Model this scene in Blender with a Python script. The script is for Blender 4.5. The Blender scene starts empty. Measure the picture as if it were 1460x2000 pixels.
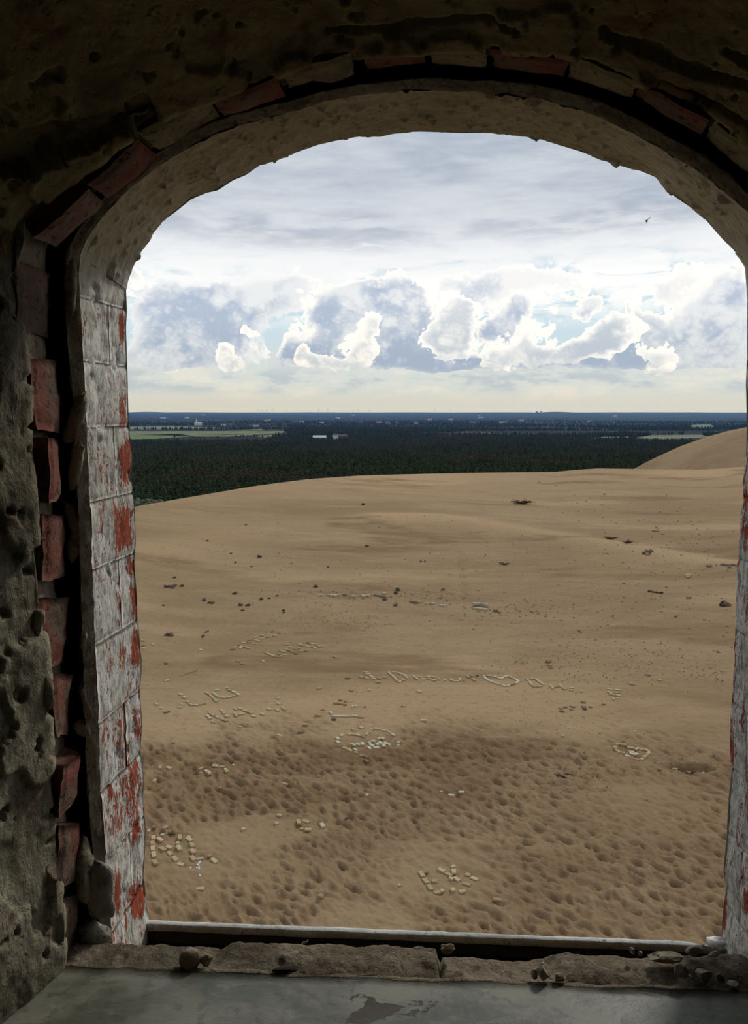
import bpy, math, random, bisect
import numpy as np
from math import sin, cos, tan, atan, atan2, radians, degrees, pi
random.seed(7)
RNG = np.random.default_rng(7)
SC = bpy.context.scene
COL = SC.collection

# ------------------------------------------------------------------ camera
F = 1500.0                     # focal length in pixels of the 1460 x 2000 frame
PITCH = radians(7.4)           # looking slightly down
EYE = np.array([0.0, 0.0, 12.0])
cam_d = bpy.data.cameras.new('camera')
cam_d.sensor_fit = 'VERTICAL'; cam_d.sensor_height = 24.0; cam_d.sensor_width = 24.0
cam_d.lens = F / 2000.0 * 24.0
cam_d.clip_start = 0.02; cam_d.clip_end = 60000
cam = bpy.data.objects.new('camera', cam_d); COL.objects.link(cam)
cam.location = EYE; cam.rotation_euler = (pi / 2 - PITCH, 0, 0)
SC.camera = cam
SC.view_settings.view_transform = 'Standard'; SC.view_settings.look = 'None'
SC.view_settings.gamma = 1.0; SC.view_settings.use_curve_mapping = False
SC.view_settings.exposure = -0.08
SC.cycles.max_bounces = 8; SC.cycles.diffuse_bounces = 5

def ray(px, py):
    d = np.array([(px - 730.0) / F, 1.0, -(py - 1000.0) / F])
    c, s = cos(PITCH), sin(PITCH)
    return np.array([d[0], d[1] * c + d[2] * s, -d[1] * s + d[2] * c])
def project(P):
    """world points (n,3) -> photograph pixels"""
    Q = P - EYE; c, s = cos(PITCH), sin(PITCH)
    yy = Q[..., 1] * c - Q[..., 2] * s; zz = Q[..., 1] * s + Q[..., 2] * c
    return 730 + F * Q[..., 0] / yy, 1000 - F * zz / yy
def azel(px, py):
    d = ray(px, py); return degrees(atan2(d[0], d[1])), degrees(atan2(d[2], math.hypot(d[0], d[1])))

# ------------------------------------------------------------------ node expressions
class E:
    """a float socket that can be used in arithmetic"""
    def __init__(s, nt, so): s.nt = nt; s.so = so
    def _op(s, op, b=None, c=None):
        n = s.nt.nodes.new('ShaderNodeMath'); n.operation = op
        for i, v in enumerate((s, b, c)):
            if v is None: continue
            if isinstance(v, E): s.nt.links.new(v.so, n.inputs[i])
            else: n.inputs[i].default_value = v
        return E(s.nt, n.outputs[0])
    def __add__(s, o): return s._op('ADD', o)
    __radd__ = __add__
    def __sub__(s, o): return s._op('SUBTRACT', o)
    def __rsub__(s, o): return (s * -1.0) + o
    def __mul__(s, o): return s._op('MULTIPLY', o)
    __rmul__ = __mul__
    def __truediv__(s, o): return s._op('DIVIDE', o)
    def pw(s, o): return s._op('POWER', o)
    def mx(s, o): return s._op('MAXIMUM', o)
    def mn(s, o): return s._op('MINIMUM', o)
    def ab(s): return s._op('ABSOLUTE')
    def ss(s, a, b, lo=0.0, hi=1.0):
        n = s.nt.nodes.new('ShaderNodeMapRange'); n.interpolation_type = 'SMOOTHSTEP'
        s.nt.links.new(s.so, n.inputs[0])
        for i, v in zip((1, 2, 3, 4), (a, b, lo, hi)): n.inputs[i].default_value = v
        return E(s.nt, n.outputs[0])
def lk(nt, v, sock):
    if isinstance(v, E): nt.links.new(v.so, sock)
    elif hasattr(v, 'is_output'): nt.links.new(v, sock)
    elif isinstance(v, (tuple, list)) and len(v) == 3 and len(sock.default_value) == 4: sock.default_value = (*v, 1)
    else: sock.default_value = v
def noise(nt, vec, scale, detail=4, rough=.5, dist=0.0, lac=2.0):
    n = nt.nodes.new('ShaderNodeTexNoise'); n.noise_dimensions = '3D'
    if vec is not None: nt.links.new(vec, n.inputs['Vector'])
    n.inputs['Scale'].default_value = scale; n.inputs['Detail'].default_value = detail
    n.inputs['Roughness'].default_value = rough; n.inputs['Distortion'].default_value = dist
    n.inputs['Lacunarity'].default_value = lac
    return E(nt, n.outputs[0])
def voro(nt, vec, scale, feature='SMOOTH_F1', rnd=1.0):
    n = nt.nodes.new('ShaderNodeTexVoronoi'); n.feature = feature
    if vec is not None: nt.links.new(vec, n.inputs['Vector'])
    n.inputs['Scale'].default_value = scale; n.inputs['Randomness'].default_value = rnd
    return n
def mixc(nt, f, a, b, mode='MIX'):
    n = nt.nodes.new('ShaderNodeMix'); n.data_type = 'RGBA'; n.blend_type = mode
    lk(nt, f, n.inputs[0]); lk(nt, a, n.inputs[6]); lk(nt, b, n.inputs[7])
    return n.outputs[2]
def comb(nt, x, y, z):
    n = nt.nodes.new('ShaderNodeCombineXYZ')
    for i, v in enumerate((x, y, z)): lk(nt, v, n.inputs[i])
    return n.outputs[0]
def vmul(nt, vec, m, add=(0, 0, 0)):
    n = nt.nodes.new('ShaderNodeVectorMath'); n.operation = 'MULTIPLY_ADD'
    nt.links.new(vec, n.inputs[0]); n.inputs[1].default_value = m; n.inputs[2].default_value = add
    return n.outputs[0]

# ------------------------------------------------------------------ sky
def build_world():
    w = bpy.data.worlds.new('sky'); SC.world = w; w.use_nodes = True
    nt = w.node_tree; nt.nodes.clear()
    out = nt.nodes.new('ShaderNodeOutputWorld'); bg = nt.nodes.new('ShaderNodeBackground')
    nt.links.new(bg.outputs[0], out.inputs[0])
    tc = nt.nodes.new('ShaderNodeTexCoord'); D = tc.outputs['Generated']
    sp = nt.nodes.new('ShaderNodeSeparateXYZ'); nt.links.new(D, sp.inputs[0])
    X, Y, Z = (E(nt, sp.outputs[i]) for i in range(3))
    az = X._op('ARCTAN2', Y) * 57.29578
    el = Z.mx(-1.0).mn(1.0)._op('ARCSINE') * 57.29578
    AE = comb(nt, az, el, 0.0)
    # warped direction for ragged cloud edges
    n1 = nt.nodes.new('ShaderNodeTexNoise'); nt.links.new(D, n1.inputs['Vector'])
    n1.inputs['Scale'].default_value = 14; n1.inputs['Detail'].default_value = 5; n1.inputs['Roughness'].default_value = .55
    sub = nt.nodes.new('ShaderNodeVectorMath'); sub.operation = 'SUBTRACT'
    nt.links.new(n1.outputs['Color'], sub.inputs[0]); sub.inputs[1].default_value = (.5, .5, .5)
    wm = nt.nodes.new('ShaderNodeVectorMath'); wm.operation = 'MULTIPLY_ADD'
    nt.links.new(sub.outputs[0], wm.inputs[0]); wm.inputs[1].default_value = (5.2, 3.4, 0); nt.links.new(AE, wm.inputs[2])
    AEW = wm.outputs[0]
    def blobs(lst, vec=AEW):
        acc = None
        for px, py, rx, ry, wt in lst:
            a, e = azel(px, py); k = (cos(radians(a)) ** 2)
            ra = degrees(rx / F) * k * 1.0; re = degrees(ry / F)
            v = vmul(nt, vec, (1 / ra, 1 / re, 0), (-a / ra, -e / re, 0))
            d = nt.nodes.new('ShaderNodeVectorMath'); d.operation = 'DOT_PRODUCT'
            nt.links.new(v, d.inputs[0]); nt.links.new(v, d.inputs[1])
            g = (E(nt, d.outputs['Value']) * -1.0)._op('EXPONENT')
            acc = g * wt if acc is None else g._op('MULTIPLY_ADD', wt, acc)
        return acc
    def puff(scale, zs=1.0):
        v = vmul(nt, D, (1, 1, zs))
        return E(nt, voro(nt, v, scale).outputs['Distance'])
    # cauliflower relief shared by the cumulus layers: creases where noise crosses its middle
    def bil(scale, off): return (noise(nt, vmul(nt, D, (1, 1, 1.15), off), scale, 1.0, .5) - .5).ab()
    b1, b2, b3, b4 = bil(15, (0, 0, 0)), bil(34, (3, 1, 0)), bil(78, (1, 5, 2)), bil(170, (7, 2, 4))
    fl = noise(nt, D, 22, 9, .60)
    puffy = b1 * 2.6 + b2 * 2.0 + b3 * 1.35 + b4 * .8
    fluff = puffy - .55 + (fl - .5) * .9
    outside = (az - 4.0).ab().ss(24, 32)             # the same kind of cloud goes on beyond the window
    lowfreq = noise(nt, vmul(nt, D, (1, 1, 2.6)), 5.5, 3, .5).ss(.42, .66)
    band = el.ss(2.2, 4.5) * el.ss(13, 8)
    # ---- clear background and horizon glow
    horizon = (0.76, 0.80, 0.75); pale = (0.74, 0.80, .80); blue = (0.63, 0.80, 0.90)
    c = mixc(nt, el.ss(.3, 2.6), horizon, pale)
    c = mixc(nt, el.ss(3.0, 6.0), c, blue)
    lown = noise(nt, vmul(nt, D, (1, 1, 3)), 14, 8, .62)
    c = mixc(nt, lown.ss(.50, .62) * el.ss(.5, 1.4) * el.ss(4.2, 2.4) * .75, c, (.90, .885, .80))
    c = mixc(nt, lown.ss(.50, .38) * el.ss(1.0, 1.9) * el.ss(3.8, 2.4) * .8, c, (.52, .60, .66))
    # ---- thin bright veil
    veil = noise(nt, vmul(nt, D, (1, 1, 4)), 10, 9, .66, .8)
    c = mixc(nt, veil.ss(.38, .52) * el.ss(5.4, 8.0), c, (1.06, 1.07, 1.08))
    # ---- high grey streaky sheet
    up = noise(nt, vmul(nt, D, (1.0, 1.0, 4.0), (3.1, 0, 0)), 3.8, 7, .50, .3)
    up2 = noise(nt, vmul(nt, D, (1.0, 1.0, 5.0), (0, 2.2, 0)), 14.0, 6, .58, .3)
    t = (up * .6 + up2 * .4)
    sheet_c = mixc(nt, t.ss(.32, .66), (.425, .485, .585), (.68, .73, .79))
    sheet_c = mixc(nt, el.ss(15.5, 9.8) * t.ss(.42, .55), sheet_c, (.95, .97, 1.0))
    sheet_c = mixc(nt, (el + (up2 - .5) * 5).ss(13.0, 10.2) * .8, sheet_c, (1.0, 1.02, 1.04))
    edge = el + (up - .5) * 8.0 + (up2 - .5) * 4.0
    c = mixc(nt, edge.ss(9.0, 11.0), c, sheet_c)
    def cumulus(c, lst, fluf, lo, hi, rim, dark, light, k_in, bottom=(2.2, 3.4), extra=None, bias=.36):
        B = blobs(lst)
        B = B.mn(1.2)
        if extra is not None: B = B.mx(extra)
        d = (B + fluff * fluf) * (el + (fl - .5) * 1.5).ss(*bottom)
        m = d.ss(lo, hi); ins = d.ss(lo + .03, k_in)
        body = mixc(nt, ((puffy - .42) * .8 + (fl - .5) * 1.6 + (noise(nt, vmul(nt, D, (1, 1, 1.3), (2, 7, 1)), 7, 6, .55) - .5) * 2.6 + bias).ss(.1, 1.0), dark, light)
        rimc = mixc(nt, (el + (fl - .5) * 3).ss(2.6, 4.6), body, rim); return mixc(nt, m, c, mixc(nt, ins, rimc, body)), d
    dk = mixc(nt, el.ss(3.0, 8.0), (.41, .49, .63), (.49, .58, .73)); lt = mixc(nt, el.ss(3.0, 8.0), (.78, .82, .86), (.90, .93, .96))
    # far pale bank
    c, _ = cumulus(c, [(900, 560, 70, 40, .8), (1010, 560, 80, 34, .8), (880, 640, 60, 60, .8), (560, 560, 90, 36, .75), (1110, 560, 60, 30, .6), (1290, 570, 60, 34, .8), (1350, 545, 60, 24, .7), (1020, 660, 90, 44, .8), (480, 690, 60, 40, .7), (260, 560, 50, 40, .9)],
                   .55, .50, .60, (1.12, 1.12, 1.10), (.66, .73, .83), (1.0, 1.0, 1.0), 1.05)
    # main grey-blue bodies
    c, _ = cumulus(c, [(300, 620, 80, 56, .8), (395, 650, 90, 60, .95), (300, 700, 90, 36, .95), (500, 590, 80, 42, .85), (400, 590, 90, 40, .7), (450, 660, 55, 46, .7), (560, 560, 60, 26, .6)],
                   .56, .38, .66, (1.02, 1.02, 1.02), dk, lt, 1.05, (2.3, 3.6), outside * lowfreq * band * 1.1)
    c, _ = cumulus(c, [(640, 600, 70, 42, .95), (735, 580, 80, 40, .9), (800, 640, 66, 50, .9), (700, 680, 130, 44, .95), (575, 700, 54, 30, .8), (820, 570, 40, 30, .5),
               (995, 618, 44, 36, .9), (950, 655, 44, 26, .8), (930, 712, 120, 22, .8), (1075, 700, 70, 24, .8), (1130, 604, 40, 28, .85), (860, 704, 60, 32, .8)],
                   .42, .47, .53, (1.12, 1.11, 1.07), dk, lt, .88, (2.3, 3.6))
    c, _ = cumulus(c, [(1190, 650, 56, 48, .95), (1270, 655, 60, 56, .85), (1385, 640, 76, 66, 1.0), (1440, 580, 56, 50, 1.0), (1240, 705, 120, 24, .85), (1440, 700, 90, 40, .9), (1330, 700, 80, 34, .6), (1130, 690, 60, 30, .7)],
                   .42, .47, .53, (1.12, 1.11, 1.07), dk, lt, .95, (2.3, 3.6))
    # light grey towers of the right half
    c, _ = cumulus(c, [(1195, 636, 44, 40, .95), (1150, 676, 56, 28, .9), (1065, 694, 48, 24, .8), (1290, 690, 50, 34, .85), (965, 692, 46, 26, .8), (884, 606, 50, 44, .85), (880, 664, 50, 34, .8), (1300, 600, 36, 18, .6), (1030, 660, 34, 26, .6)],
                   .48, .47, .53, (1.14, 1.13, 1.10), mixc(nt, el.ss(3, 7), (.55, .62, .70), (.62, .68, .76)), (1.0, 1.0, .98), 1.0, (2.2, 3.1), None, .24)
    # bright smaller heads in front
    c, _ = cumulus(c, [(716, 645, 28, 32, 1.05), (690, 690, 44, 26, .95), (602, 690, 17, 24, .95), (632, 714, 54, 14, .9), (440, 702, 26, 26, .95), (470, 716, 34, 11, .85), (490, 655, 24, 14, .7), (1222, 604, 16, 16, .9), (960, 712, 42, 12, .8), (1240, 640, 14, 26, .7), (1290, 720, 46, 12, .85), (1300, 660, 30, 26, .6), (1446, 706, 15, 16, 1.0), (800, 716, 50, 12, .6), (256, 548, 36, 24, .8), (840, 560, 30, 20, .7), (330, 722, 60, 8, .45)],
                   .46, .46, .52, (1.18, 1.16, 1.10), (.64, .69, .74), (1.10, 1.08, 1.02), 1.0, (2.1, 2.9), outside * band * lowfreq * veil.ss(.45, .6) * 1.0, .42)
    # ground side of the sphere: dull earth
    c = mixc(nt, el.ss(0.0, -1.0), c, (.10, .09, .07))
    nt.links.new(c, bg.inputs['Color']); bg.inputs['Strength'].default_value = 1.0
    w.cycles.sampling_method = 'MANUAL'; w.cycles.sample_map_resolution = 512
build_world()

# veiled sun, ahead and to the right, above the window arch
sun_d = bpy.data.lights.new('sun', 'SUN'); sun_d.energy = 1.7; sun_d.angle = radians(9); sun_d.color = (1.0, .95, .87)
sun = bpy.data.objects.new('sun', sun_d); COL.objects.link(sun)
SAZ, SEL = radians(38), radians(42)
sun.rotation_euler = (pi / 2 - SEL, 0, pi - SAZ)      # light travels from (sin az, cos az) down to us
sun.location = (20, 60, 80)

# ------------------------------------------------------------------ helpers
def tag(o, label=None, cat=None, group=None, kind=None):
    if label: o['label'] = label
    if cat: o['category'] = cat
    if group: o['group'] = group
    if kind: o['kind'] = kind
    return o
def link(name, me, mat=None, parent=None, smooth=False):
    o = bpy.data.objects.new(name, me); COL.objects.link(o)
    if mat is not None and not me.materials: me.materials.append(mat)
    if smooth: me.polygons.foreach_set('use_smooth', [True] * len(me.polygons))
    if parent is not None: o.parent = parent
    return o
def mesh(name, V, Fc):
    me = bpy.data.meshes.new(name); me.from_pydata([tuple(map(float, v)) for v in V], [], [tuple(map(int, f)) for f in Fc]); me.update(); return me
def mesh_np(name, V, Q):
    """fast quad or triangle mesh from numpy arrays"""
    V = np.ascontiguousarray(V, dtype=np.float32).reshape(-1, 3); Q = np.ascontiguousarray(Q, dtype=np.int32)
    k = Q.shape[1]; me = bpy.data.meshes.new(name)
    me.vertices.add(len(V)); me.vertices.foreach_set('co', V.ravel())
    me.loops.add(Q.size); me.loops.foreach_set('vertex_index', Q.ravel())
    me.polygons.add(len(Q)); me.polygons.foreach_set('loop_start', np.arange(0, Q.size, k, dtype=np.int32))
    me.update(calc_edges=True); me.validate(); return me
def grid_quads(n, m, flip=False):
    i, j = np.meshgrid(np.arange(n - 1), np.arange(m - 1), indexing='ij')
    a = (i * m + j).ravel(); q = np.stack([a, a + m, a + m + 1, a + 1], 1)
    return q[:, ::-1] if flip else q
def attr(me, name, vals):
    a = me.attributes.new(name, 'FLOAT', 'POINT'); a.data.foreach_set('value', np.asarray(vals, dtype=np.float32).ravel())
def empty(name, loc=(0, 0, 0), rz=0):
    o = bpy.data.objects.new(name, None); COL.objects.link(o); o.location = loc; o.rotation_euler = (0, 0, rz); o.empty_display_size = .1; return o

def _h(ix, iy, iz, seed):
    h = (ix.astype(np.int64) * 374761393 + iy.astype(np.int64) * 668265263 + iz.astype(np.int64) * 2147483647 + seed * 974711) & 0xffffffff
    h = ((h ^ (h >> 13)) * 1274126177) & 0xffffffff
    h = ((h ^ (h >> 15)) * 2246822519) & 0xffffffff
    return ((h ^ (h >> 16)) & 0xffffff) / float(0xffffff)
def vnoise(P, seed=0):
    P = np.asarray(P, dtype=np.float64); i = np.floor(P).astype(np.int64); f = P - i; f = f * f * f * (f * (f * 6 - 15) + 10)
    r = 0
    for dx in (0, 1):
        for dy in (0, 1):
            for dz in (0, 1):
                w = (f[..., 0] if dx else 1 - f[..., 0]) * (f[..., 1] if dy else 1 - f[..., 1]) * (f[..., 2] if dz else 1 - f[..., 2])
                r = r + w * _h(i[..., 0] + dx, i[..., 1] + dy, i[..., 2] + dz, seed)
    return r * 2 - 1
def fbm(P, scale, octv=4, rough=.5, seed=0, stretch=(1, 1, 1)):
    P = np.asarray(P) * np.array(stretch) * scale; a = 1.0; s = 0; t = 0
    for k in range(octv):
        s = s + a * vnoise(P + 17.3 * k, seed + k); t += a; a *= rough; P = P * 2.03
    return s / t
def sstep(x, a, b):
    t = np.clip((np.asarray(x, dtype=float) - a) / (b - a), 0, 1); return t * t * (3 - 2 * t)

# ------------------------------------------------------------------ materials
def new_mat(name, rough=.9, spec=.2):
    m = bpy.data.materials.new(name); m.use_nodes = True; nt = m.node_tree; nt.nodes.clear()
    o = nt.nodes.new('ShaderNodeOutputMaterial'); b = nt.nodes.new('ShaderNodeBsdfPrincipled')
    nt.links.new(b.outputs[0], o.inputs[0]); b.inputs['Roughness'].default_value = rough
    b.inputs['Specular IOR Level'].default_value = spec
    tc = nt.nodes.new('ShaderNodeTexCoord')
    return m, nt, b, tc
def geo_pos(nt):
    return nt.nodes.new('ShaderNodeNewGeometry').outputs['Position']
def bump(nt, b, h, strength=.5, dist=.01):
    n = nt.nodes.new('ShaderNodeBump'); n.inputs['Strength'].default_value = strength; n.inputs['Distance'].default_value = dist
    lk(nt, h, n.inputs['Height']); nt.links.new(n.outputs[0], b.inputs['Normal'])
def attn(nt, name):
    n = nt.nodes.new('ShaderNodeAttribute'); n.attribute_name = name; return E(nt, n.outputs['Fac'])
def obj_rand(nt):
    return E(nt, nt.nodes.new('ShaderNodeObjectInfo').outputs['Random'])

def mat_limewash():
    """old white limewash over red brick (attribute wear) or over buff plaster (attribute plaster)"""
    m, nt, b, tc = new_mat('limewash_over_brick', .95, .1); P = geo_pos(nt)
    st = vmul(nt, P, (1, 1, .45))
    wear = attn(nt, 'wear'); pl = attn(nt, 'plaster')
    n1 = noise(nt, st, 42, 8, .66, .8); n2 = noise(nt, st, 130, 6, .6, .4); n3 = noise(nt, P, 9, 5, .6)
    n4 = noise(nt, vmul(nt, P, (1, 1, .5), (3, 1, 2)), 75, 5, .65, 1.0)
    n5 = noise(nt, vmul(nt, P, (1, 1, .22), (5, 3, 1)), 60, 7, .7, 1.2)
    paint = mixc(nt, n3.ss(.38, .62), (.66, .64, .565), (.82, .80, .74))
    paint = mixc(nt, n2.ss(.52, .40) * .55, paint, (.27, .25, .21))
    paint = mixc(nt, n1.ss(.42, .36) * .7, paint, (.22, .20, .165)); paint = mixc(nt, n5.ss(.40, .36) * .7, paint, (.12, .11, .09))
    n6 = noise(nt, vmul(nt, P, (1, 1, .35), (2, 9, 4)), 330, 4, .65, .6)
    paint = mixc(nt, n6.ss(.44, .34) * .75, paint, (.17, .155, .125)); paint = mixc(nt, n6.ss(.56, .66) * .5, paint, (.80, .79, .74))
    brick = mixc(nt, n1.ss(.35, .6), (.27, .052, .028), (.36, .085, .045))
    thr = wear + (n5 - .5) * 1.9 + (n4 - .5) * 1.1 + (n1 - .5) * 1.2 + (n6 - .5) * 2.0
    brick = mixc(nt, n6.ss(.60, .68) * n5.ss(.45, .6), brick, (.60, .56, .52))
    col = mixc(nt, thr.ss(.56, .62), paint, brick)
    col = mixc(nt, (thr - .59).ab().ss(.05, .0) * .35, col, (.33, .22, .2))
    buff = mixc(nt, n3.ss(.3, .7), (.51, .43, .295), (.62, .535, .385))
    buff = mixc(nt, n4.ss(.40, .30) * .8, buff, (.17, .13, .09))
    buff = mixc(nt, n2.ss(.5, .36) * .4, buff, (.28, .235, .17))
    col = mixc(nt, pl, col, buff)
    nt.links.new(col, b.inputs['Base Color'])
    bump(nt, b, n1 * .5 + n2 * .3 + n5 * .3 + thr.ss(.56, .62) * -.25, .6, .005)
    return m
def mat_plaster(name, c1, c2, c3, sc=1.0, bs=.8, grime=.6):
    m, nt, b, tc = new_mat(name, .95, .1); P = geo_pos(nt)
    n1 = noise(nt, P, 11 * sc, 6, .6, .3); n2 = noise(nt, P, 70 * sc, 6, .62, .4); n3 = noise(nt, vmul(nt, P, (1, 1, 1), (9, 2, 4)), 24 * sc, 5, .6, .8)
    v = E(nt, voro(nt, P, 60 * sc, 'F1').outputs['Distance'])
    big = noise(nt, P, 4.2 * sc, 5, .62, .5)
    c = mixc(nt, n1.ss(.36, .64), c1, c2)
    c = mixc(nt, n3.ss(.56, .66) * .8, c, c3)
    c = mixc(nt, big.ss(.53, .60) * grime, c, tuple(x * .38 for x in c1))
    n5 = noise(nt, vmul(nt, P, (1, 1, .4), (2, 5, 1)), 95 * sc, 6, .7, 1.5)
    c = mixc(nt, n5.ss(.40, .34) * .8, c, tuple(x * .22 for x in c1))
    c = mixc(nt, n2.ss(.42, .30) * .7, c, tuple(x * .35 for x in c1))
    c = mixc(nt, n2.ss(.62, .75) * .35, c, tuple(min(1, x * 1.5) for x in c2))
    nt.links.new(c, b.inputs['Base Color'])
    bump(nt, b, n2 * .6 + n3 * .6 + n5 * .5 + v.ss(.0, .2) * .2, bs, .009)
    return m
def mat_brick(name, c1, c2, sc=1.0):
    m, nt, b, tc = new_mat(name, .9, .15); P = geo_pos(nt)
    n1 = noise(nt, P, 26 * sc, 5, .6, .5); n2 = noise(nt, P, 120 * sc, 5, .6, .3)
    c = mixc(nt, n1.ss(.35, .65), c1, c2)
    g_ = noise(nt, P, 15, 4, .65, .8)
    c = mixc(nt, g_.ss(.46, .60) * .75, c, (.135, .115, .08))
    c = mixc(nt, n2.ss(.45, .34) * .8, c, tuple(x * .25 for x in c1))
    nt.links.new(c, b.inputs['Base Color']); bump(nt, b, n2 + n1 * .6, .5, .004)
    return m
def mat_flat(name, c, rough=.9, var=.25, sc=20, spec=.2, randobj=0.0, metal=0):
    m, nt, b, tc = new_mat(name, rough, spec); P = geo_pos(nt)
    n1 = noise(nt, P, sc, 5, .6)
    k = n1.ss(.3, .7)
    if randobj: k = k * (1 - randobj) + obj_rand(nt) * randobj
    c = mixc(nt, k, tuple(x * (1 - var) for x in c), tuple(x * (1 + var) for x in c))
    nt.links.new(c, b.inputs['Base Color']); b.inputs['Metallic'].default_value = metal
    return m
def mat_sand():
    m, nt, b, tc = new_mat('sand', .97, .05); P = geo_pos(nt)
    big = noise(nt, vmul(nt, P, (.55, 1, 1)), .07, 6, .55, .6)
    mid = noise(nt, vmul(nt, P, (.45, 1.2, 1)), .5, 6, .6, .8)
    fine = noise(nt, vmul(nt, P, (.8, 1, 1)), 4.0, 6, .65)
    grit = noise(nt, P, 30.0, 4, .6)
    pale = attn(nt, 'pale'); damp = attn(nt, 'damp'); hollow = attn(nt, 'hollow')
    c = mixc(nt, (big * .65 + mid * .35).ss(.40, .60), (.25, .17, .092), (.31, .22, .127))
    c = mixc(nt, pale, c, (.40, .275, .155))
    c = mixc(nt, damp * mid.ss(.3, .6), c, (.19, .117, .062))
    c = mixc(nt, hollow * .75, c, (.16, .09, .045))  # shade of footprint dents and scooped hollow painted in as darker sand
    c = mixc(nt, fine.ss(.54, .66) * .45, c, (.20, .13, .07))
    c = mixc(nt, fine.ss(.42, .30) * .25, c, (.42, .31, .19))
    c = mixc(nt, grit.ss(.68, .74) * .35, c, (.16, .10, .06))
    nt.links.new(c, b.inputs['Base Color'])
    bump(nt, b, fine * .75 + grit * .2 + mid * .8, .9, .10)
    return m
def mat_plain():
    m, nt, b, tc = new_mat('countryside', .95, .05); P = geo_pos(nt)
    a = noise(nt, vmul(nt, P, (.35, .16, 0)), .0042, 5, .65, .4)
    n2 = noise(nt, vmul(nt, P, (.5, .14, 0), (3, 8, 0)), .010, 4, .6, .2)
    n3 = noise(nt, vmul(nt, P, (1, .3, 0)), .03, 4, .6)
    c = mixc(nt, n3.ss(.35, .65), (.008, .013, .012), (.015, .023, .018))
    c = mixc(nt, a.ss(.55, .60) * .8, c, (.035, .055, .024))
    c = mixc(nt, n2.ss(.62, .66) * .7, c, (.10, .105, .06))
    nt.links.new(c, b.inputs['Base Color'])
    return m
def mat_tree():
    m, nt, b, tc = new_mat('pine_foliage', .9, .1)
    n1 = noise(nt, tc.outputs['Object'], 1.1, 4, .7)
    at = nt.nodes.new('ShaderNodeAttribute'); at.attribute_type = 'INSTANCER'; at.attribute_name = 'tint'
    r = (obj_rand(nt) + E(nt, at.outputs['Fac']))._op('FRACT')
    P = geo_pos(nt); reg = noise(nt, P, .006, 3, .5)
    c = mixc(nt, n1.ss(.35, .65), (.010, .018, .009), (.030, .046, .022))
    c = mixc(nt, r.ss(.55, 1.0) * .75, c, (.055, .058, .032))
    reg2 = noise(nt, P, .022, 3, .6)
    c = mixc(nt, reg.ss(.46, .62) * .6, c, (.050, .038, .026)); c = mixc(nt, reg2.ss(.52, .64) * .6, c, (.022, .050, .024)); c = mixc(nt, reg2.ss(.44, .34) * .6, c, (.008, .012, .010))
    nt.links.new(c, b.inputs['Base Color'])
    return m

M = {}
M['lime'] = mat_limewash()
M['plaster'] = mat_plaster('old_plaster', (.245, .22, .15), (.35, .32, .23), (.21, .145, .09), 1.0, 1.0)
M['vault'] = mat_plaster('stained_vault_plaster', (.285, .235, .125), (.36, .31, .165), (.20, .105, .055), .8, .9, .75)
M['mortar'] = mat_plaster('mortar', (.30, .25, .175), (.40, .34, .245), (.21, .15, .10), 1.3)
M['greymortar'] = mat_plaster('grey_mortar', (.30, .285, .24), (.40, .385, .33), (.20, .185, .155), 1.5)
M['strip'] = mat_plaster('frame_mortar', (.42, .37, .26), (.52, .46, .34), (.24, .22, .17), 1.4)
M['rubble'] = mat_plaster('sandy_rubble_mortar', (.215, .17, .115), (.31, .25, .175), (.15, .11, .07), 1.6, 1.0)
M['brick_pink'] = mat_brick('pink_brick', (.20, .115, .085), (.27, .17, .125))
M['brick_red'] = mat_brick('red_brick', (.15, .052, .038), (.215, .085, .062))
M['brick_tan'] = mat_brick('tan_brick', (.23, .18, .105), (.30, .245, .15))
M['sand'] = mat_sand(); M['plain'] = mat_plain(); M['tree'] = mat_tree()
M['trunk'] = mat_flat('bark', (.06, .045, .03))
M['void'] = mat_flat('recess_shade_and_black_slate', (.035, .027, .02), 1.0)  # near-black stands in for shade in groove and sill slot; also black slate
M['room'] = mat_flat('inner_plaster_wall', (.20, .18, .14), .95, .2, 6)
M['tower'] = mat_flat('tower_whitewash', (.62, .60, .55), .9, .15, 3)

# ------------------------------------------------------------------ window wall frame of reference
PSI = radians(3.3)
def loc2w(u, v, z):
    u, v, z = np.broadcast_arrays(np.asarray(u, float), np.asarray(v, float), np.asarray(z, float))
    return np.stack([u * cos(PSI) + v * sin(PSI), -u * sin(PSI) + v * cos(PSI), z + EYE[2]], -1)
def on_plane(px, py, v):
    """photograph pixel -> (u, z) on the plane at depth v of the wall"""
    d = ray(px, py); vd = d[0] * sin(PSI) + d[1] * cos(PSI); t = v / vd
    return np.array([(d[0] * cos(PSI) - d[1] * sin(PSI)) * t, d[2] * t])
def on_sill(px, py, z):
    d = ray(px, py); t = z / d[2]; x, y = d[0] * t, d[1] * t
    return x * cos(PSI) - y * sin(PSI), x * sin(PSI) + y * cos(PSI)
V0, V1, V2 = .931, .821, .773
ZS = -.60                                  # top of the slate

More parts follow.
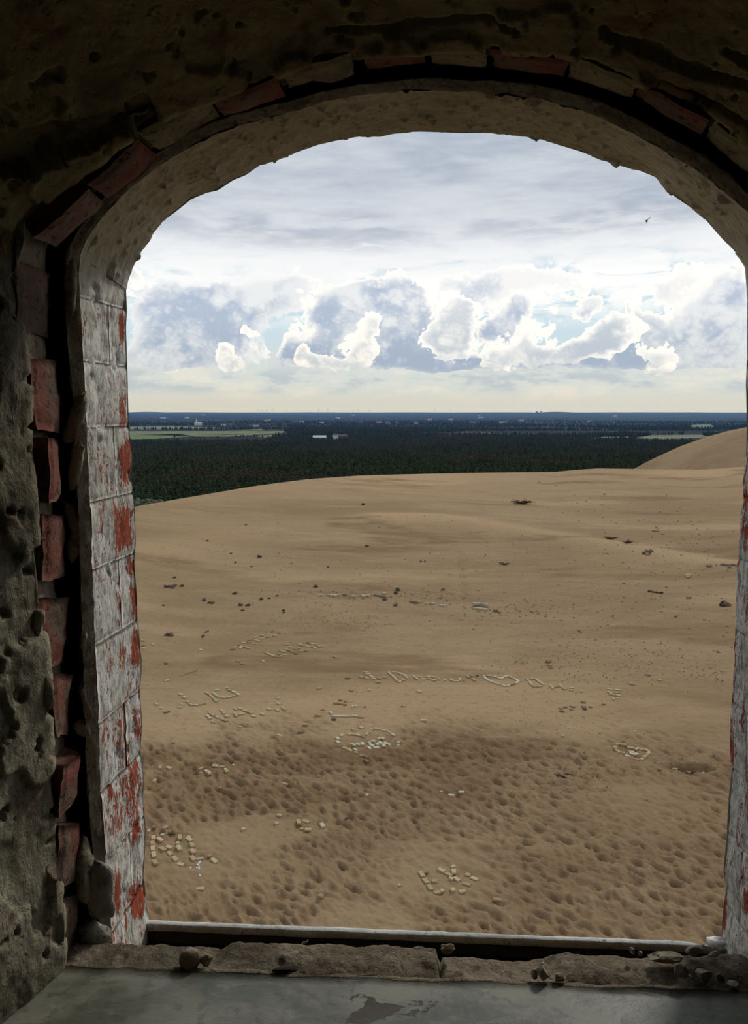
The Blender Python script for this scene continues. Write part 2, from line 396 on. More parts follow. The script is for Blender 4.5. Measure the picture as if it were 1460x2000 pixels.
LEFT_O = [(291, 1796), (284, 1770), (284, 1740), (280, 1715), (283, 1660), (284, 1610), (278, 1560), (280, 1520), (274, 1470), (276, 1400), (272, 1340), (273, 1290), (269, 1240),
          (267, 1160), (262, 1100), (265, 1060), (263, 1000), (260, 960), (256, 935), (258, 890), (252, 840), (250, 780), (248, 700), (246, 640), (248, 605), (246, 565)]
ARCH_OL = [(246, 565), (257, 522), (280, 482), (300, 455), (318, 432), (345, 412), (372, 390), (402, 377), (425, 372), (455, 352), (480, 342), (508, 322), (540, 314), (580, 297), (620, 283), (660, 274),
           (700, 266), (742, 264), (765, 259), (820, 257), (852, 258)]
ARCH_OR = [(852, 258), (905, 260), (945, 259), (1010, 265), (1060, 272), (1080, 280), (1130, 295), (1185, 316), (1245, 332), (1280, 346), (1298, 370), (1330, 393), (1352, 408), (1380, 432), (1402, 458),
           (1430, 486), (1448, 508), (1456, 522)]
RIGHT_O = [(1456, 522), (1459, 580), (1458, 700), (1456, 750), (1458, 830), (1456, 900), (1449, 945), (1452, 975), (1446, 1000), (1444, 1070), (1441, 1110), (1437, 1180), (1435, 1240), (1434, 1300),
           (1430, 1350), (1426, 1400), (1425, 1470), (1429, 1500), (1422, 1560), (1418, 1640), (1412, 1700), (1417, 1740), (1411, 1780), (1407, 1838)]
LEFT_I = [(216, 1787), (207, 1700), (199, 1600), (195, 1500), (192, 1400), (187, 1300), (184, 1200), (180, 1100), (176, 1000), (172, 900), (168, 800), (163, 700), (157, 600), (154, 540), (155, 497)]
ARCH_IL = [(155, 497), (168, 468), (195, 430), (230, 390), (262, 360), (300, 331), (345, 301), (380, 280), (420, 260), (460, 246), (500, 236), (560, 220), (640, 197), (700, 186), (780, 178), (850, 175)]
ARCH_IR = [(850, 175), (950, 180), (1050, 192), (1130, 214), (1200, 243), (1260, 273), (1340, 320), (1400, 362), (1460, 414), (1500, 462), (1524, 520)]
RIGHT_I = [(1524, 520), (1528, 700), (1524, 1000), (1516, 1400), (1505, 1700), (1500, 1838)]
def resamp(pl, n):
    pl = np.asarray(pl, float); d = np.r_[0, np.cumsum(np.hypot(*np.diff(pl, axis=0).T))]
    t = np.linspace(0, d[-1], n); return np.stack([np.interp(t, d, pl[:, 0]), np.interp(t, d, pl[:, 1])], 1)
def smooth(a, k=2):
    for _ in range(k):
        b = a.copy(); b[1:-1] = (a[:-2] + 2 * a[1:-1] + a[2:]) / 4; a = b
    return a
SEGN = (260, 250, 250, 260)
def path(parts, v, zb):
    out = []
    for i, (p, n) in enumerate(zip(parts, SEGN)):
        q = np.array([on_plane(x, y, v) for x, y in p])
        if i == 0: q = np.vstack([[q[0, 0], zb], q])
        if i == 3: q = np.vstack([q, [q[-1, 0], zb]])
        q = resamp(q, n); out.append(q if i == 0 else q[1:])
    return np.vstack(out)
PO = path([LEFT_O, ARCH_OL, ARCH_OR, RIGHT_O], V0, -.70); PO = smooth(PO, 1)
PI_ = smooth(path([LEFT_I, ARCH_IL, ARCH_IR, RIGHT_I], V1, -.70), 6)
NP = len(PO); S = np.linspace(0, 1, NP)
i1, i2, i3 = SEGN[0] - 1, SEGN[0] + SEGN[1] - 2, SEGN[0] + SEGN[1] + SEGN[2] - 3
# outward normal of the inner edge
Ts = np.gradient(smooth(PI_, 60), axis=0); NI = np.stack([-Ts[:, 1], Ts[:, 0]], 1); NI /= np.linalg.norm(NI, axis=1)[:, None]
K = np.interp(np.arange(NP), [0, i1 * .9, i1 + 25, i2, i3 - 60, i3 + 40, NP - 1], [1, 1, .66, .54, .9, 1, 1])
# left jamb is flat: keep its normal horizontal
def offs(w, wj=None):
    """point path offset outward from the inner edge by w metres (scaled round the arch)"""
    return PI_ + NI * (np.asarray(w) * K)[:, None] if np.ndim(w) else PI_ + NI * (w * K)[:, None]

def loft(name, rows, mat, parent, sub, disp=None, seed=0, wear=None, keep=None, smooth_=True):
    """rows: list of (path2d, v); builds the swept surface, returns object"""
    P = []
    for k in range(len(rows) - 1):
        (a, va), (b, vb) = rows[k], rows[k + 1]; n = sub[k]
        for j in range(n):
            t = j / n; P.append(np.concatenate([a * (1 - t) + b * t, (np.zeros(len(a)) + va * (1 - t) + vb * t)[:, None]], 1))
    a, va = rows[-1]; P.append(np.concatenate([a, np.full((len(a), 1), va)], 1))
    P = np.array(P)                                # (m, NP, 3) as u, z, v
    G = loc2w(P[..., 0], P[..., 2], P[..., 1])
    du = np.gradient(G, axis=1); dv = np.gradient(G, axis=0); N = np.cross(du, dv); N /= (np.linalg.norm(N, axis=2)[..., None] + 1e-9)
    if disp is not None: G = G + N * disp(G, P)[..., None]
    if keep is not None: G = G[:, keep]; P = P[:, keep]
    me = mesh_np(name, G, grid_quads(G.shape[0], G.shape[1]))
    o = link(name, me, mat, parent, smooth_)
    if wear is not None: w, p = wear(G, P); attr(me, 'wear', w); attr(me, 'plaster', p)
    return o, G

wall_front = tag(empty('wall_front', (0, .85, 12)), 'thick brick window wall with whitewashed reveal and arch', None, None, 'structure')
wall_front.location = (0, 0, 0)

# wear of the limewash: red brick shows in these places of the reveal
RED = [(236, 640, 5, 45, .55), (244, 900, 14, 48, .62), (240, 1030, 19, 48, .75), (222, 1062, 16, 18, .4), (257, 1105, 8, 25, .5), (262, 1180, 9, 32, .6), (232, 1170, 5, 60, .3),
       (266, 1270, 8, 38, .62), (237, 1290, 6, 35, .35), (268, 1410, 8, 45, .5), (236, 1420, 8, 60, .38), (264, 1515, 6, 28, .6), (245, 1560, 22, 55, .42), (212, 1548, 9, 18, .45), (270, 1560, 6, 40, .4),
       (265, 1625, 11, 26, .75), (268, 1760, 15, 36, .8), (228, 1745, 9, 45, .55), (210, 1330, 8, 40, .25), (185, 527, 5, 6, .55), (225, 790, 30, 50, .22), (200, 900, 18, 60, .25), (195, 1010, 14, 50, .2), (270, 1690, 3, 40, .3), (213, 1590, 5, 14, .4),
       (1433, 1250, 4, 160, .45), (1428, 1460, 6, 60, .5), (1450, 1410, 8, 30, .3), (1414, 1780, 5, 40, .75), (1458, 1760, 5, 24, .6), (1456, 1000, 6, 80, .5)]
def wear_fn(G, P):
    px, py = project(G); w = .20 + .13 * sstep(py, 780, 1000) + 0 * px
    for x, y, rx, ry, a in RED: w = np.maximum(w, .26 + a * np.exp(-((px - x) / rx) ** 4 - ((py - y) / ry) ** 4))
    w *= sstep(py, 480, 620)
    pl = sstep(py, 600, 470)
    return w, pl
def reveal_disp(G, P):
    d = fbm(G, 55, 4, .6, 3, (1, 1, .45)) * .0022 + fbm(G, 16, 3, .5, 9, (1, 1, .6)) * .002
    px, py = project(G)
    pit = np.clip(fbm(G, 95, 3, .5, 21, (1, 1, .4)) - .28, 0, 1) * .012
    return -(d - pit)
mid = (PO * .5 + PI_ * .5)
PBo, PBi = PO + NI * .005, PI_ + NI * .005      # mortar bed behind the reveal bricks (jambs only)
jl = np.arange(NP) <= i1 + 6; jr = np.arange(NP) >= i3 - 6; ja = (np.arange(NP) >= i1) & (np.arange(NP) <= i3)
for k, nm in ((jl, 'mortar_bed'), (jr, 'mortar_bed')):
    loft(nm, [(PBo, V0 + .0), (PBi, V1)], M['lime'], wall_front, [24], reveal_disp, 0, lambda G, P: (np.full(G.shape[:2], .0), sstep(project(G)[1], 600, 470)), k)
# arch soffit: one plastered sweep, ragged at the outer edge
loft('arch_soffit', [(PO, V0), (PI_, V1)], M['lime'], wall_front, [46], reveal_disp, 0, wear_fn, ja)

# reveal bricks: courses of the jambs
def reveal_brick(side, z0, z1, t0, t1, seed):
    nz, nt_ = 22, max(10, int(26 * (t1 - t0)))
    idx = np.arange(0, i1 + 12) if side < 0 else np.arange(i3 - 12, NP)
    po, pi = PO[idx], PI_[idx]
    if side > 0: po, pi = po[::-1], pi[::-1]
    zz = np.linspace(z0, z1, nz); tt = np.linspace(t0, t1, nt_)
    uo = np.interp(zz, po[:, 1], po[:, 0]); ui = np.interp(zz, pi[:, 1], pi[:, 0])
    U = uo[:, None] * (1 - tt) + ui[:, None] * tt; Z = np.repeat(zz[:, None], nt_, 1); Vv = np.repeat((V0 * (1 - tt) + V1 * tt)[None], nz, 0)
    # rounded arrises that dip back to the joint
    ez = np.minimum(zz - z0, z1 - zz)[:, None] * np.ones(nt_); et = (np.minimum(tt - t0, t1 - tt) * .11)[None] * np.ones((nz, 1))
    if t0 == 0: et = np.minimum(et * 0 + 1, ((t1 - tt) * .11)[None] + .0)
    fall = sstep(ez, -.0005, .006) * (sstep(et, -.001, .008) if (t0 > 0 or t1 < 1) else 1)
    if t0 == 0 and t1 == 1: fall = sstep(ez, -.0005, .006)
    G = loc2w(U, Vv, Z); d = reveal_disp(G, None)
    out = (1 - fall) * .0018 + RNG.uniform(-.001, .001)
    U2 = U + side * (out + d * 1.0)
    G = loc2w(U2, Vv, Z); Gb = loc2w(U + side * .012, Vv, Z)
    n = nz * nt_
    V = np.vstack([G.reshape(-1, 3), Gb.reshape(-1, 3)])
    q = grid_quads(nz, nt_, side > 0); fs = [q]
    ring = [i * nt_ for i in range(nz)] + [(nz - 1) * nt_ + j for j in range(1, nt_)] + [i * nt_ + nt_ - 1 for i in range(nz - 2, -1, -1)] + [j for j in range(nt_ - 2, 0, -1)]
    ring = np.array(ring); nx = np.roll(ring, -1); fs.append(np.stack([ring, nx, nx + n, ring + n], 1))
    me = mesh_np('brick', V, np.vstack(fs)); o = link('brick', me, M['lime'], wall_front, True)
    w, p = wear_fn(np.vstack([G.reshape(-1, 3), Gb.reshape(-1, 3)]), None); attr(me, 'wear', w); attr(me, 'plaster', p)
YC = [1850, 1722, 1592, 1470, 1348, 1212, 1080, 962, 832, 716, 604, 498]
ZC = [on_plane(270, y, V0)[1] for y in YC]
for side in (-1, 1):
    for k in range(len(ZC) - 1):
        a, b = ZC[k] + .0002, ZC[k + 1] - .0002
        if k % 2 == 1: reveal_brick(side, a, b, 0, .36, k); reveal_brick(side, a, b, .37, 1, k + 50)
        else: reveal_brick(side, a, b, 0, 1, k)

def rect(x0, y0, x1, y1, sk=0): return [(x1, y1), (x0, y1), (x0, y0), (x1, y0)]
BP, BR, BT = M['brick_pink'], M['brick_red'], M['brick_tan']
JB = [([(33, 648), (94, 658), (98, 530), (33, 505)], BP), ([(76, 840), (116, 846), (113, 704), (63, 700)], BR), ([(48, 985), (97, 985), (95, 862), (45, 850)], BP), ([(97, 985), (118, 978), (118, 858), (96, 855)], BR),
      ([(90, 1136), (127, 1128), (128, 1008), (84, 1004)], BR), ([(92, 1308), (128, 1292), (134, 1170), (68, 1168)], BR), ([(112, 1444), (128, 1442), (143, 1322), (106, 1312)], BR),
      ([(58, 1640), (120, 1610), (157, 1478), (102, 1510)], BR), ([(120, 1600), (152, 1560), (157, 1478), (128, 1500)], BR), ([(112, 1750), (154, 1718), (156, 1612), (118, 1622)], BR), ([(108, 1882), (146, 1868), (154, 1752), (110, 1770)], BP)]
AB = [([(69, 471), (110, 487), (204, 398), (171, 372)], BP), ([(176, 366), (213, 391), (312, 311), (272, 278)], BR), ([(267, 256), (314, 301), (430, 232), (402, 198)], BT), ([(418, 201), (437, 231), (557, 192), (541, 156)], BR),
      ([(549, 146), (565, 180), (692, 144), (686, 109)], BT), ([(712, 108), (713, 135), (831, 126), (828, 96)], BR), ([(838, 101), (843, 127), (952, 132), (950, 101)], BT), ([(958, 102), (962, 136), (1100, 152), (1112, 118)], BR),
      ([(1118, 122), (1108, 152), (1233, 192), (1246, 166)], BT), ([(1250, 168), (1238, 196), (1368, 264), (1388, 238)], BR), ([(1394, 242), (1376, 268), (1478, 350), (1500, 318)], BT), ([(1506, 324), (1484, 356), (1550, 440), (1590, 420)], BR),
      ([(52, 452), (72, 470), (158, 378), (150, 352)], BR), ([(152, 352), (172, 362), (268, 278), (256, 262)], BR), ([(250, 262), (262, 268), (392, 200), (388, 188)], BR), ([(530, 128), (540, 142), (660, 112), (655, 98)], BR),
      ([(1100, 100), (1108, 118), (1230, 160), (1240, 142)], BT), ([(1262, 150), (1255, 166), (1390, 238), (1402, 220)], BT)]
VO, VI = V2 - .028, V2 + .026               # inner bricks: edge towards the room, edge beside the groove
def path_off(px, py, v):
    """distance of a traced point from the inner edge of the reveal, and where along it"""
    p = on_plane(px, py, v); d = PI_ - p; k = int(np.argmin((d ** 2).sum(1))); return k, float((p - PI_[k]) @ NI[k])
_ko, _wo, _ki, _wi = [], [], [], []
for c, m in JB + AB[:12]:
    for q in (0, 3): k, w = path_off(*c[q], VO); _ko.append(k); _wo.append(w)
    for q in (1, 2): k, w = path_off(*c[q], VI); _ki.append(k); _wi.append(w)
def wpath(ks, ws):
    o = np.argsort(ks); ks = np.array(ks)[o]; ws = np.array(ws)[o]
    t = np.linspace(0, NP - 1, 40); m = np.array([np.average(ws, weights=np.exp(-((ks - x) / 45.) ** 2) + 1e-9) for x in t])
    m[t > i3 - 30] = m[np.argmin(np.abs(t - (i3 - 60)))] ; return smooth(np.interp(np.arange(NP), t, m)[:, None], 20)[:, 0]
WOUT, WIN = wpath(_ko, _wo), wpath(_ki, _wi)
def offa(w): return PI_ + NI * np.asarray(w)[:, None]
# frame rebate: mortar strip, dark groove where the frame sat, and the bed behind the inner bricks
def rough(a, sc, seed): return lambda G, P: fbm(G, sc, 4, .55, seed) * a
WS = .016 + .006 * fbm(np.stack([S * 30, S * 0, S * 0], 1), 1, 3, .6, 5)
WG = .029 + .003 * fbm(np.stack([S * 22, S * 0 + 4, S * 0], 1), 1, 3, .6, 6)
loft('frame_mortar_strip', [(PI_, V1), (offs(.0030), V1 - .003), (offs(WS * .72), V1 - .009), (offs(WS * .74 + .001), V1 - .002), (offs(WS + .001), V1 + .03)], M['strip'], wall_front, [3, 12, 3, 8], rough(.0030, 60, 31), 0)
loft('frame_groove', [(offs(WS + .001), V1 + .03), (offs(WG + .03), V1 + .035), (offa(np.maximum(WIN + .035, WIN * 0 + .03)), VI + .008), (offa(WIN + .013), VI + .006)], M['void'], wall_front, [5, 6, 4], rough(.003, 50, 33), 0)  # depth shade of the groove put into its near-black colour
loft('joint_mortar', [(offa(WIN + .013), VI + .006), (offa(WOUT + .012), VO + .002), (offa(WOUT + .030), VO - .006)], M['mortar'], wall_front, [10, 6], rough(.005, 32, 35), 0)

# inner bricks around the opening, each traced and set at its own depth
def prism_brick(corners, v, depth, mat, seed, bulge=.004):
    """corners: four photograph points of the visible face on plane v"""
    vo, vi = v - .026, v + .028                       # outer edge nearer the room than the edge beside the groove
    cv = np.array([vo, vi, vi, vo]); c = np.array([on_plane(x, y, q) for (x, y), q in zip(corners, cv)]); n = 9
    s = np.linspace(0, 1, n)
    A, B = np.meshgrid(s, s, indexing='ij')
    W = lambda a, b: (1 - a) * (1 - b) * c[0][:, None, None] + a * (1 - b) * c[1][:, None, None] + a * b * c[2][:, None, None] + (1 - a) * b * c[3][:, None, None]
    uz = W(A, B); cen = c.mean(0)
    e = np.minimum(np.minimum(A, 1 - A), np.minimum(B, 1 - B))
    r_ = np.random.default_rng(seed); tl = r_.uniform(-.006, .006, 2)
    vv = vo * (1 - A) + vi * A + tl[0] * (A - .5) + tl[1] * (B - .5) + (1 - sstep(e, 0, .16)) * .004
    G = loc2w(uz[0], vv, uz[1])
    G2 = G.copy(); dn = fbm(G, 45, 3, .6, seed); dn2 = fbm(G, 30, 3, .6, seed + 9)
    uz2 = np.stack([uz[0] + dn * .0028, uz[1] + dn2 * .0028]); od = (c[0] + c[3] - c[1] - c[2]); sd = (c[3] - c[0]); od = np.array([-sd[1], sd[0]]) / np.hypot(*sd); od = od * (1 if od @ (cen - np.array([.07, -.2])) > 0 else -1)
    uz2 = uz2 + od[:, None, None] * ((fbm(G, 28, 4, .6, seed + 3) * bulge + (1 - sstep(e, 0, .16)) * .0035))[None]; vv2 = vv
    G = loc2w(uz2[0], vv2, uz2[1])
    back = loc2w(cen[0] + (uz2[0] - cen[0]) * .97 + od[0] * depth, vv2 + .004, cen[1] + (uz2[1] - cen[1]) * .97 + od[1] * depth)
    N_ = n * n; V = np.vstack([G.reshape(-1, 3), back.reshape(-1, 3)])
    ring = [i * n for i in range(n)] + [(n - 1) * n + j for j in range(1, n)] + [i * n + n - 1 for i in range(n - 2, -1, -1)] + [j for j in range(n - 2, 0, -1)]
    ring = np.array(ring); nx = np.roll(ring, -1)
    fs = np.vstack([grid_quads(n, n), np.stack([ring, nx, nx + N_, ring + N_], 1), grid_quads(n, n, True) + N_])
    me = mesh_np('brick', V, fs); return link('brick', me, mat, wall_front, True)
for k, (c, m) in enumerate(JB): prism_brick(c, V2 - .002, .03, m, 100 + k)
for k, (c, m) in enumerate(AB): prism_brick(c, V2 - (.003 if k < 12 else -.008), .03, m, 200 + k)
for k in range(9):                                             # right jamb, mostly beyond the frame
    y0 = 560 + k * 150; x = 1560 - k * 6
    prism_brick(rect(x, y0, x + 68, y0 + 132), V2 - .002, .055, [BR, BP, BT][k % 3], 300 + k)

# inner plaster of the splayed jambs and the vault, with broken thick top coat
WB = .062 + .012 * fbm(np.stack([S * 18, S * 0 + 9, S * 0], 1), 1, 3, .6, 8)
def plaster_disp(G, P):
    big = fbm(G, 6, 3, .5, 41); f = fbm(G, 22, 4, .55, 43, (1, 1, .7)); g = fbm(G, 70, 3, .6, 45)
    step = sstep(fbm(G, 9, 5, .6, 47, (1, 1, .75)) + .25 * f, -.02, .035)
    pits = sstep(fbm(G, 62, 2, .5, 51), .50, .60) * .006
    px, py = project(G); nn = fbm(G, 30, 4, .6, 49) * 26; rec = 0
    for chain, rad in (([(-60, 330), (40, 300), (110, 268), (190, 240), (262, 214)], 34), ([(1180, 66), (1250, 88), (1320, 120), (1390, 150), (1480, 172)], 11), ([(1420, 100), (1480, 130)], 14), ([(640, 62), (760, 50), (880, 44), (960, 34), (1010, 52)], 6), ([(1290, 165), (1400, 210), (1470, 250)], 6)):
        dd = np.full(px.shape, 1e9)
        for (x0, y0), (x1, y1) in zip(chain[:-1], chain[1:]):
            t = np.clip(((px - x0) * (x1 - x0) + (py - y0) * (y1 - y0)) / ((x1 - x0) ** 2 + (y1 - y0) ** 2), 0, 1); dd = np.minimum(dd, np.hypot(px - x0 - t * (x1 - x0), py - y0 - t * (y1 - y0)))
        rec = np.maximum(rec, sstep(rad - dd + nn * min(1, rad / 26), -1, 3) * (.016 if rad > 20 else .010))
    return (big * .007 + f * .0045 + g * .0014 + step * .006 - pits - rec)
LD = np.linspace(0, 1, NP)
def inner_rows():
    wv = WB - .062                                # ragged inner line of the plaster
    rows = [(offa(WOUT + .022 + wv * 0), VO - .001), (offa(WOUT + .002), VO - .004 - wv * 1.2)]
    for v, w in ((.70, .016), (.66, .029), (.60, .048), (.5, .08), (.25, .17), (-.15, .30)): rows.append((offa(WOUT + w), v))
    return rows
R_ = inner_rows()
ar = (np.arange(NP) >= i1 - 8) & (np.arange(NP) <= i3 + 8); ll = np.arange(NP) <= i1; rr = np.arange(NP) >= i3
SUBS = [4, 16, 26, 30, 40, 20, 10]
wall_left = tag(empty('wall_left'), 'rough broken plaster of the left splayed window jamb', None, None, 'structure')
ceiling = tag(empty('ceiling'), 'dark stained plaster vault over the window niche', None, None, 'structure')
wall_right = tag(empty('wall_right'), 'right splayed window jamb just outside the picture', None, None, 'structure')
loft('plaster_coat', R_, M['plaster'], wall_left, SUBS, plaster_disp, 0, None, ll)
loft('plaster_coat', R_, M['vault'], ceiling, SUBS, plaster_disp, 0, None, ar)
loft('plaster_coat', R_, M['plaster'], wall_right, SUBS, plaster_disp, 0, None, rr)

def boxmesh(name, x0, x1, y0, y1, z0, z1, bev=0.0, xf=None, nx=1, ny=1, nz=1):
    import bmesh
    bm = bmesh.new(); bmesh.ops.create_cube(bm, size=1)
    for v in bm.verts: v.co = ((x0 + x1) / 2 + v.co.x * (x1 - x0), (y0 + y1) / 2 + v.co.y * (y1 - y0), (z0 + z1) / 2 + v.co.z * (z1 - z0))
    if bev: bmesh.ops.bevel(bm, geom=bm.edges[:], offset=bev, segments=2, affect='EDGES', profile=.5)
    if xf:
        for v in bm.verts: v.co = xf(v.co)
    me = bpy.data.meshes.new(name); bm.to_mesh(me); bm.free(); return me
def L(co): 
    p = loc2w(co[0], co[1], co[2] - EYE[2]); return tuple(p)
def lbox(name, u0, u1, v0, v1, z0, z1, mat, parent, bev=0):
    """box in the wall's own frame, heights measured from the eye"""
    me = boxmesh(name, u0, u1, v0, v1, z0 + EYE[2], z1 + EYE[2], bev, L); return link(name, me, mat, parent)

# ------------------------------------------------------------------ lamp room shell and tower
# outer face of the tower wall round the opening
def flat_ring(name, inner, v, ext, mat, parent, vb=None):
    cen = np.array([.07, -.15]); d = inner - cen; d = d / np.abs(d).max(axis=1)[:, None]
    outer = cen + d * ext
    rows = np.stack([np.concatenate([inner, np.full((NP, 1), v)], 1), np.concatenate([outer, np.full((NP, 1), v if vb is None else vb)], 1)])
    G = loc2w(rows[..., 0], rows[..., 2], rows[..., 1]); me = mesh_np(name, G, grid_quads(2, NP, True)); return link(name, me, mat, parent)
flat_ring('outer_face', PO, V0, 1.35, M['tower'], wall_front)
lbox('tower_wall', -1.9, 2.0, V0 - .18, V0 + .002, -12.3, -.70, M['tower'], wall_front)
room = tag(empty('wall_back'), 'bare walls of the dark tower room behind the window niche', None, None, 'structure')
lbox('room_wall', -1.9, 2.0, -2.6, -2.5, -1.7, 1.5, M['room'], room)
lbox('room_wall', -1.9, -1.8, -2.6, V0, -1.7, 1.5, M['room'], room)
lbox('room_wall', 1.95, 2.05, -2.6, V0, -1.7, 1.5, M['room'], room)
lbox('room_wall', -1.9, 2.05, -2.6, V0, 1.2, 1.3, M['room'], room)
fl = lbox('floor', -1.9, 2.05, -2.6, V0 - .2, -1.7, -1.6, M['room'], None); tag(fl, 'dark floor of the tower room below the window', None, None, 'structure')
lbox('room_wall', -1.9, 2.05, -.2, -.1, -1.7, -.64, M['room'], room)

# ------------------------------------------------------------------ slate sill, painted outer sill, rubble
def mat_slate():
    m, nt, b, tc = new_mat('slate', .5, .45); P = geo_pos(nt)
    n1 = noise(nt, vmul(nt, P, (1, 1.6, 1)), 7, 6, .6, .5); n2 = noise(nt, P, 60, 6, .62); n3 = noise(nt, vmul(nt, P, (1, 2.2, 1)), 28, 6, .65, .6)
    c = mixc(nt, n1.ss(.38, .62), (.095, .098, .070), (.195, .192, .140))
    c = mixc(nt, n3.ss(.52, .66) * .55, c, (.21, .20, .145)); c = mixc(nt, n2.ss(.46, .38) * .5, c, (.06, .065, .05)); c = mixc(nt, n2.ss(.70, .76) * .5, c, (.34, .31, .25))
    chip = attn(nt, 'chip')
    cc = (chip + (n3 - .5) * 1.1 + (n2 - .5) * .5).ss(.48, .53)
    c = mixc(nt, cc, c, (.060, .052, .038))
    nt.links.new(c, b.inputs['Base Color'])
    nt.links.new((n1.ss(.3, .7) * .22 + .34 + cc * .3).so, b.inputs['Roughness'])
    bump(nt, b, n1 * .4 + n3 * .4 + n2 * .2 - cc * .6, .5, .004)
    return m
M['slate'] = mat_slate()
M['paint'] = mat_plaster('weathered_grey_paint', (.46, .47, .44), (.58, .59, .55), (.36, .34, .30), 1.0, .35, .3)
M['board_edge'] = mat_plaster('bare_sill_edge', (.50, .45, .36), (.62, .56, .46), (.36, .31, .23), 1.5, .5, .3)
sill = tag(empty('window_sill'), 'niche sill of dark slate with crumbled mortar and painted outer ledge', None, None, 'structure')
fu0, fv0 = on_sill(110, 1884, ZS); fu1, fv1 = on_sill(1450, 1934, ZS)
# slate slab as a grid so the worn patch has an outline of its own
nu, nv = 90, 60
uu = np.linspace(-.72, .86, nu); tt = np.linspace(0, 1, nv)
vf = np.interp(uu, [fu0, fu1], [fv0, fv1]) + .004 * fbm(np.stack([uu * 14, uu * 0, uu * 0], 1), 1, 3, .6, 3)
Uq = np.repeat(uu[:, None], nv, 1); Vq = vf[:, None] * (1 - tt) + (-.16) * tt
zq = ZS + .0012 * fbm(np.stack([Uq, Vq, Uq * 0], -1), 6, 3, .5, 3)
G = loc2w(Uq, Vq, zq); Gb = loc2w(Uq, Vq, zq * 0 + ZS - .028)
n = nu * nv; ring = [i * nv for i in range(nu)] + [(nu - 1) * nv + j for j in range(1, nv)] + [i * nv + nv - 1 for i in range(nu - 2, -1, -1)] + [j for j in range(nv - 2, 0, -1)]
ring = np.array(ring); nx = np.roll(ring, -1)
me = mesh_np('slate_slab', np.vstack([G.reshape(-1, 3), Gb.reshape(-1, 3)]), np.vstack([grid_quads(nu, nv, True), np.stack([ring, ring + n, nx + n, nx], 1), grid_quads(nu, nv) + n]))
px, py = project(np.vstack([G.reshape(-1, 3), Gb.reshape(-1, 3)]))
chip = np.zeros(len(px))
for x, y, rx, ry, a in ((735, 1975, 45, 22, .8), (800, 1968, 60, 16, .7), (850, 1962, 40, 8, .7), (660, 1955, 40, 9, .62), (720, 1945, 60, 8, .5), (700, 1990, 40, 20, .7), (905, 1970, 20, 8, .55)):
    chip = np.maximum(chip, a * np.exp(-((px - x) / rx) ** 4 - ((py - y) / ry) ** 4))
attr(me, 'chip', chip); link('slate_slab', me, M['slate'], sill, True)
# bed beneath the rubble
lbox('mortar_bed', -.55, .75, .72, .935, -.80, -.700, M['void'], sill)  # near-black colour keeps the slot behind the bank in painted shade
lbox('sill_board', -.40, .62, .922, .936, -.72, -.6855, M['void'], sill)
# painted outer ledge: top and front follow the photographed line
ZL = -.672
lu, lv = on_sill(292, 1795, ZL); ru, rv = on_sill(1404, 1839, ZL)
nu = 140; uu = np.linspace(lu - .07, ru + .09, nu)
back = np.interp(uu, [lu, ru], [lv, rv]) + .0016 * fbm(np.stack([uu * 25, uu * 0, uu * 0], 1), 1, 4, .6, 13)
back = back - .012 * sstep(uu, ru - .05, ru + .0)
fu, fv = on_sill(222, 1802, ZL); gu, gv = on_sill(1440, 1850, ZL)
front = np.interp(uu, [fu, gu], [fv, gv])
def ledge_section(b, f):    # v, z pairs round the section
    return [(b, ZL - .0115), (b, ZL - .003), (b - .002, ZL), ((b + f) / 2, ZL + .0005), (f + .001, ZL - .0002), (f, ZL - .0012), (f, ZL - .0098), (f + .002, ZL - .0105), (f + .014, ZL - .0115)]
prof = np.array([[(v, z) for v, z in ledge_section(b, f)] for b, f in zip(back, front)])
U3 = np.repeat(uu[:, None], prof.shape[1], 1); jit = .0007 * fbm(np.stack([U3 * 60, prof[..., 1] * 200, U3 * 0], -1), 1, 3, .6, 15)
G = loc2w(U3, prof[..., 0] + jit, prof[..., 1] + jit)
me = mesh_np('painted_ledge', G, grid_quads(nu, prof.shape[1]))
o = link('painted_ledge', me, M['paint'], sill, True)
me.materials.append(M['board_edge'])
mi = np.zeros(len(me.polygons), dtype=np.int32); cols = np.tile(np.arange(prof.shape[1] - 1), nu - 1); mi[(cols >= 4)] = 1
me.polygons.foreach_set('material_index', mi)

# crumbled mortar bank between slate and ledge
CREST = [(60, 1850), (190, 1838), (300, 1842), (345, 1848), (400, 1850), (430, 1857), (450, 1843), (500, 1836), (560, 1837), (600, 1842), (640, 1839), (690, 1848), (760, 1848), (850, 1850), (862, 1868), (900, 1870),
         (1000, 1875), (1060, 1874), (1090, 1862), (1110, 1858), (1160, 1864), (1200, 1868), (1260, 1868), (1330, 1872), (1400, 1869), (1470, 1874), (1560, 1880)]
vc = .79
cu = []; cz = []
for x, y in CREST: p = on_plane(x, y, vc); cu.append(p[0]); cz.append(p[1])
nu, nv = 420, 44
uu = np.linspace(-.47, .66, nu); tt = np.linspace(0, 1, nv)
vfront = np.interp(uu, [fu0, fu1], [fv0, fv1]) + .002 + .005 * fbm(np.stack([uu * 12, uu * 0 + 3, uu * 0], 1), 1, 4, .6, 4)
vback = vfront + .085
U4 = np.repeat(uu[:, None], nv, 1); V4 = vfront[:, None] * (1 - tt) + vback[:, None] * tt
top = np.interp(uu, cu, cz)[:, None]
rise = sstep(tt, 0, .24)[None] ** .6 * (1 - sstep(tt, .42, .98)[None])
base = ZS - .004
Z4 = base + (top - base) * rise - .10 * sstep(tt, .45, 1)[None]
PP = np.stack([U4, V4, Z4], -1)
Z4 = Z4 + rise * (fbm(PP, 26, 4, .6, 61) * .0065 + fbm(PP, 90, 3, .6, 63) * .002) - .003 * rise
V4 = V4 + fbm(PP, 22, 4, .6, 67) * .009 * (1 - .6 * tt)[None]
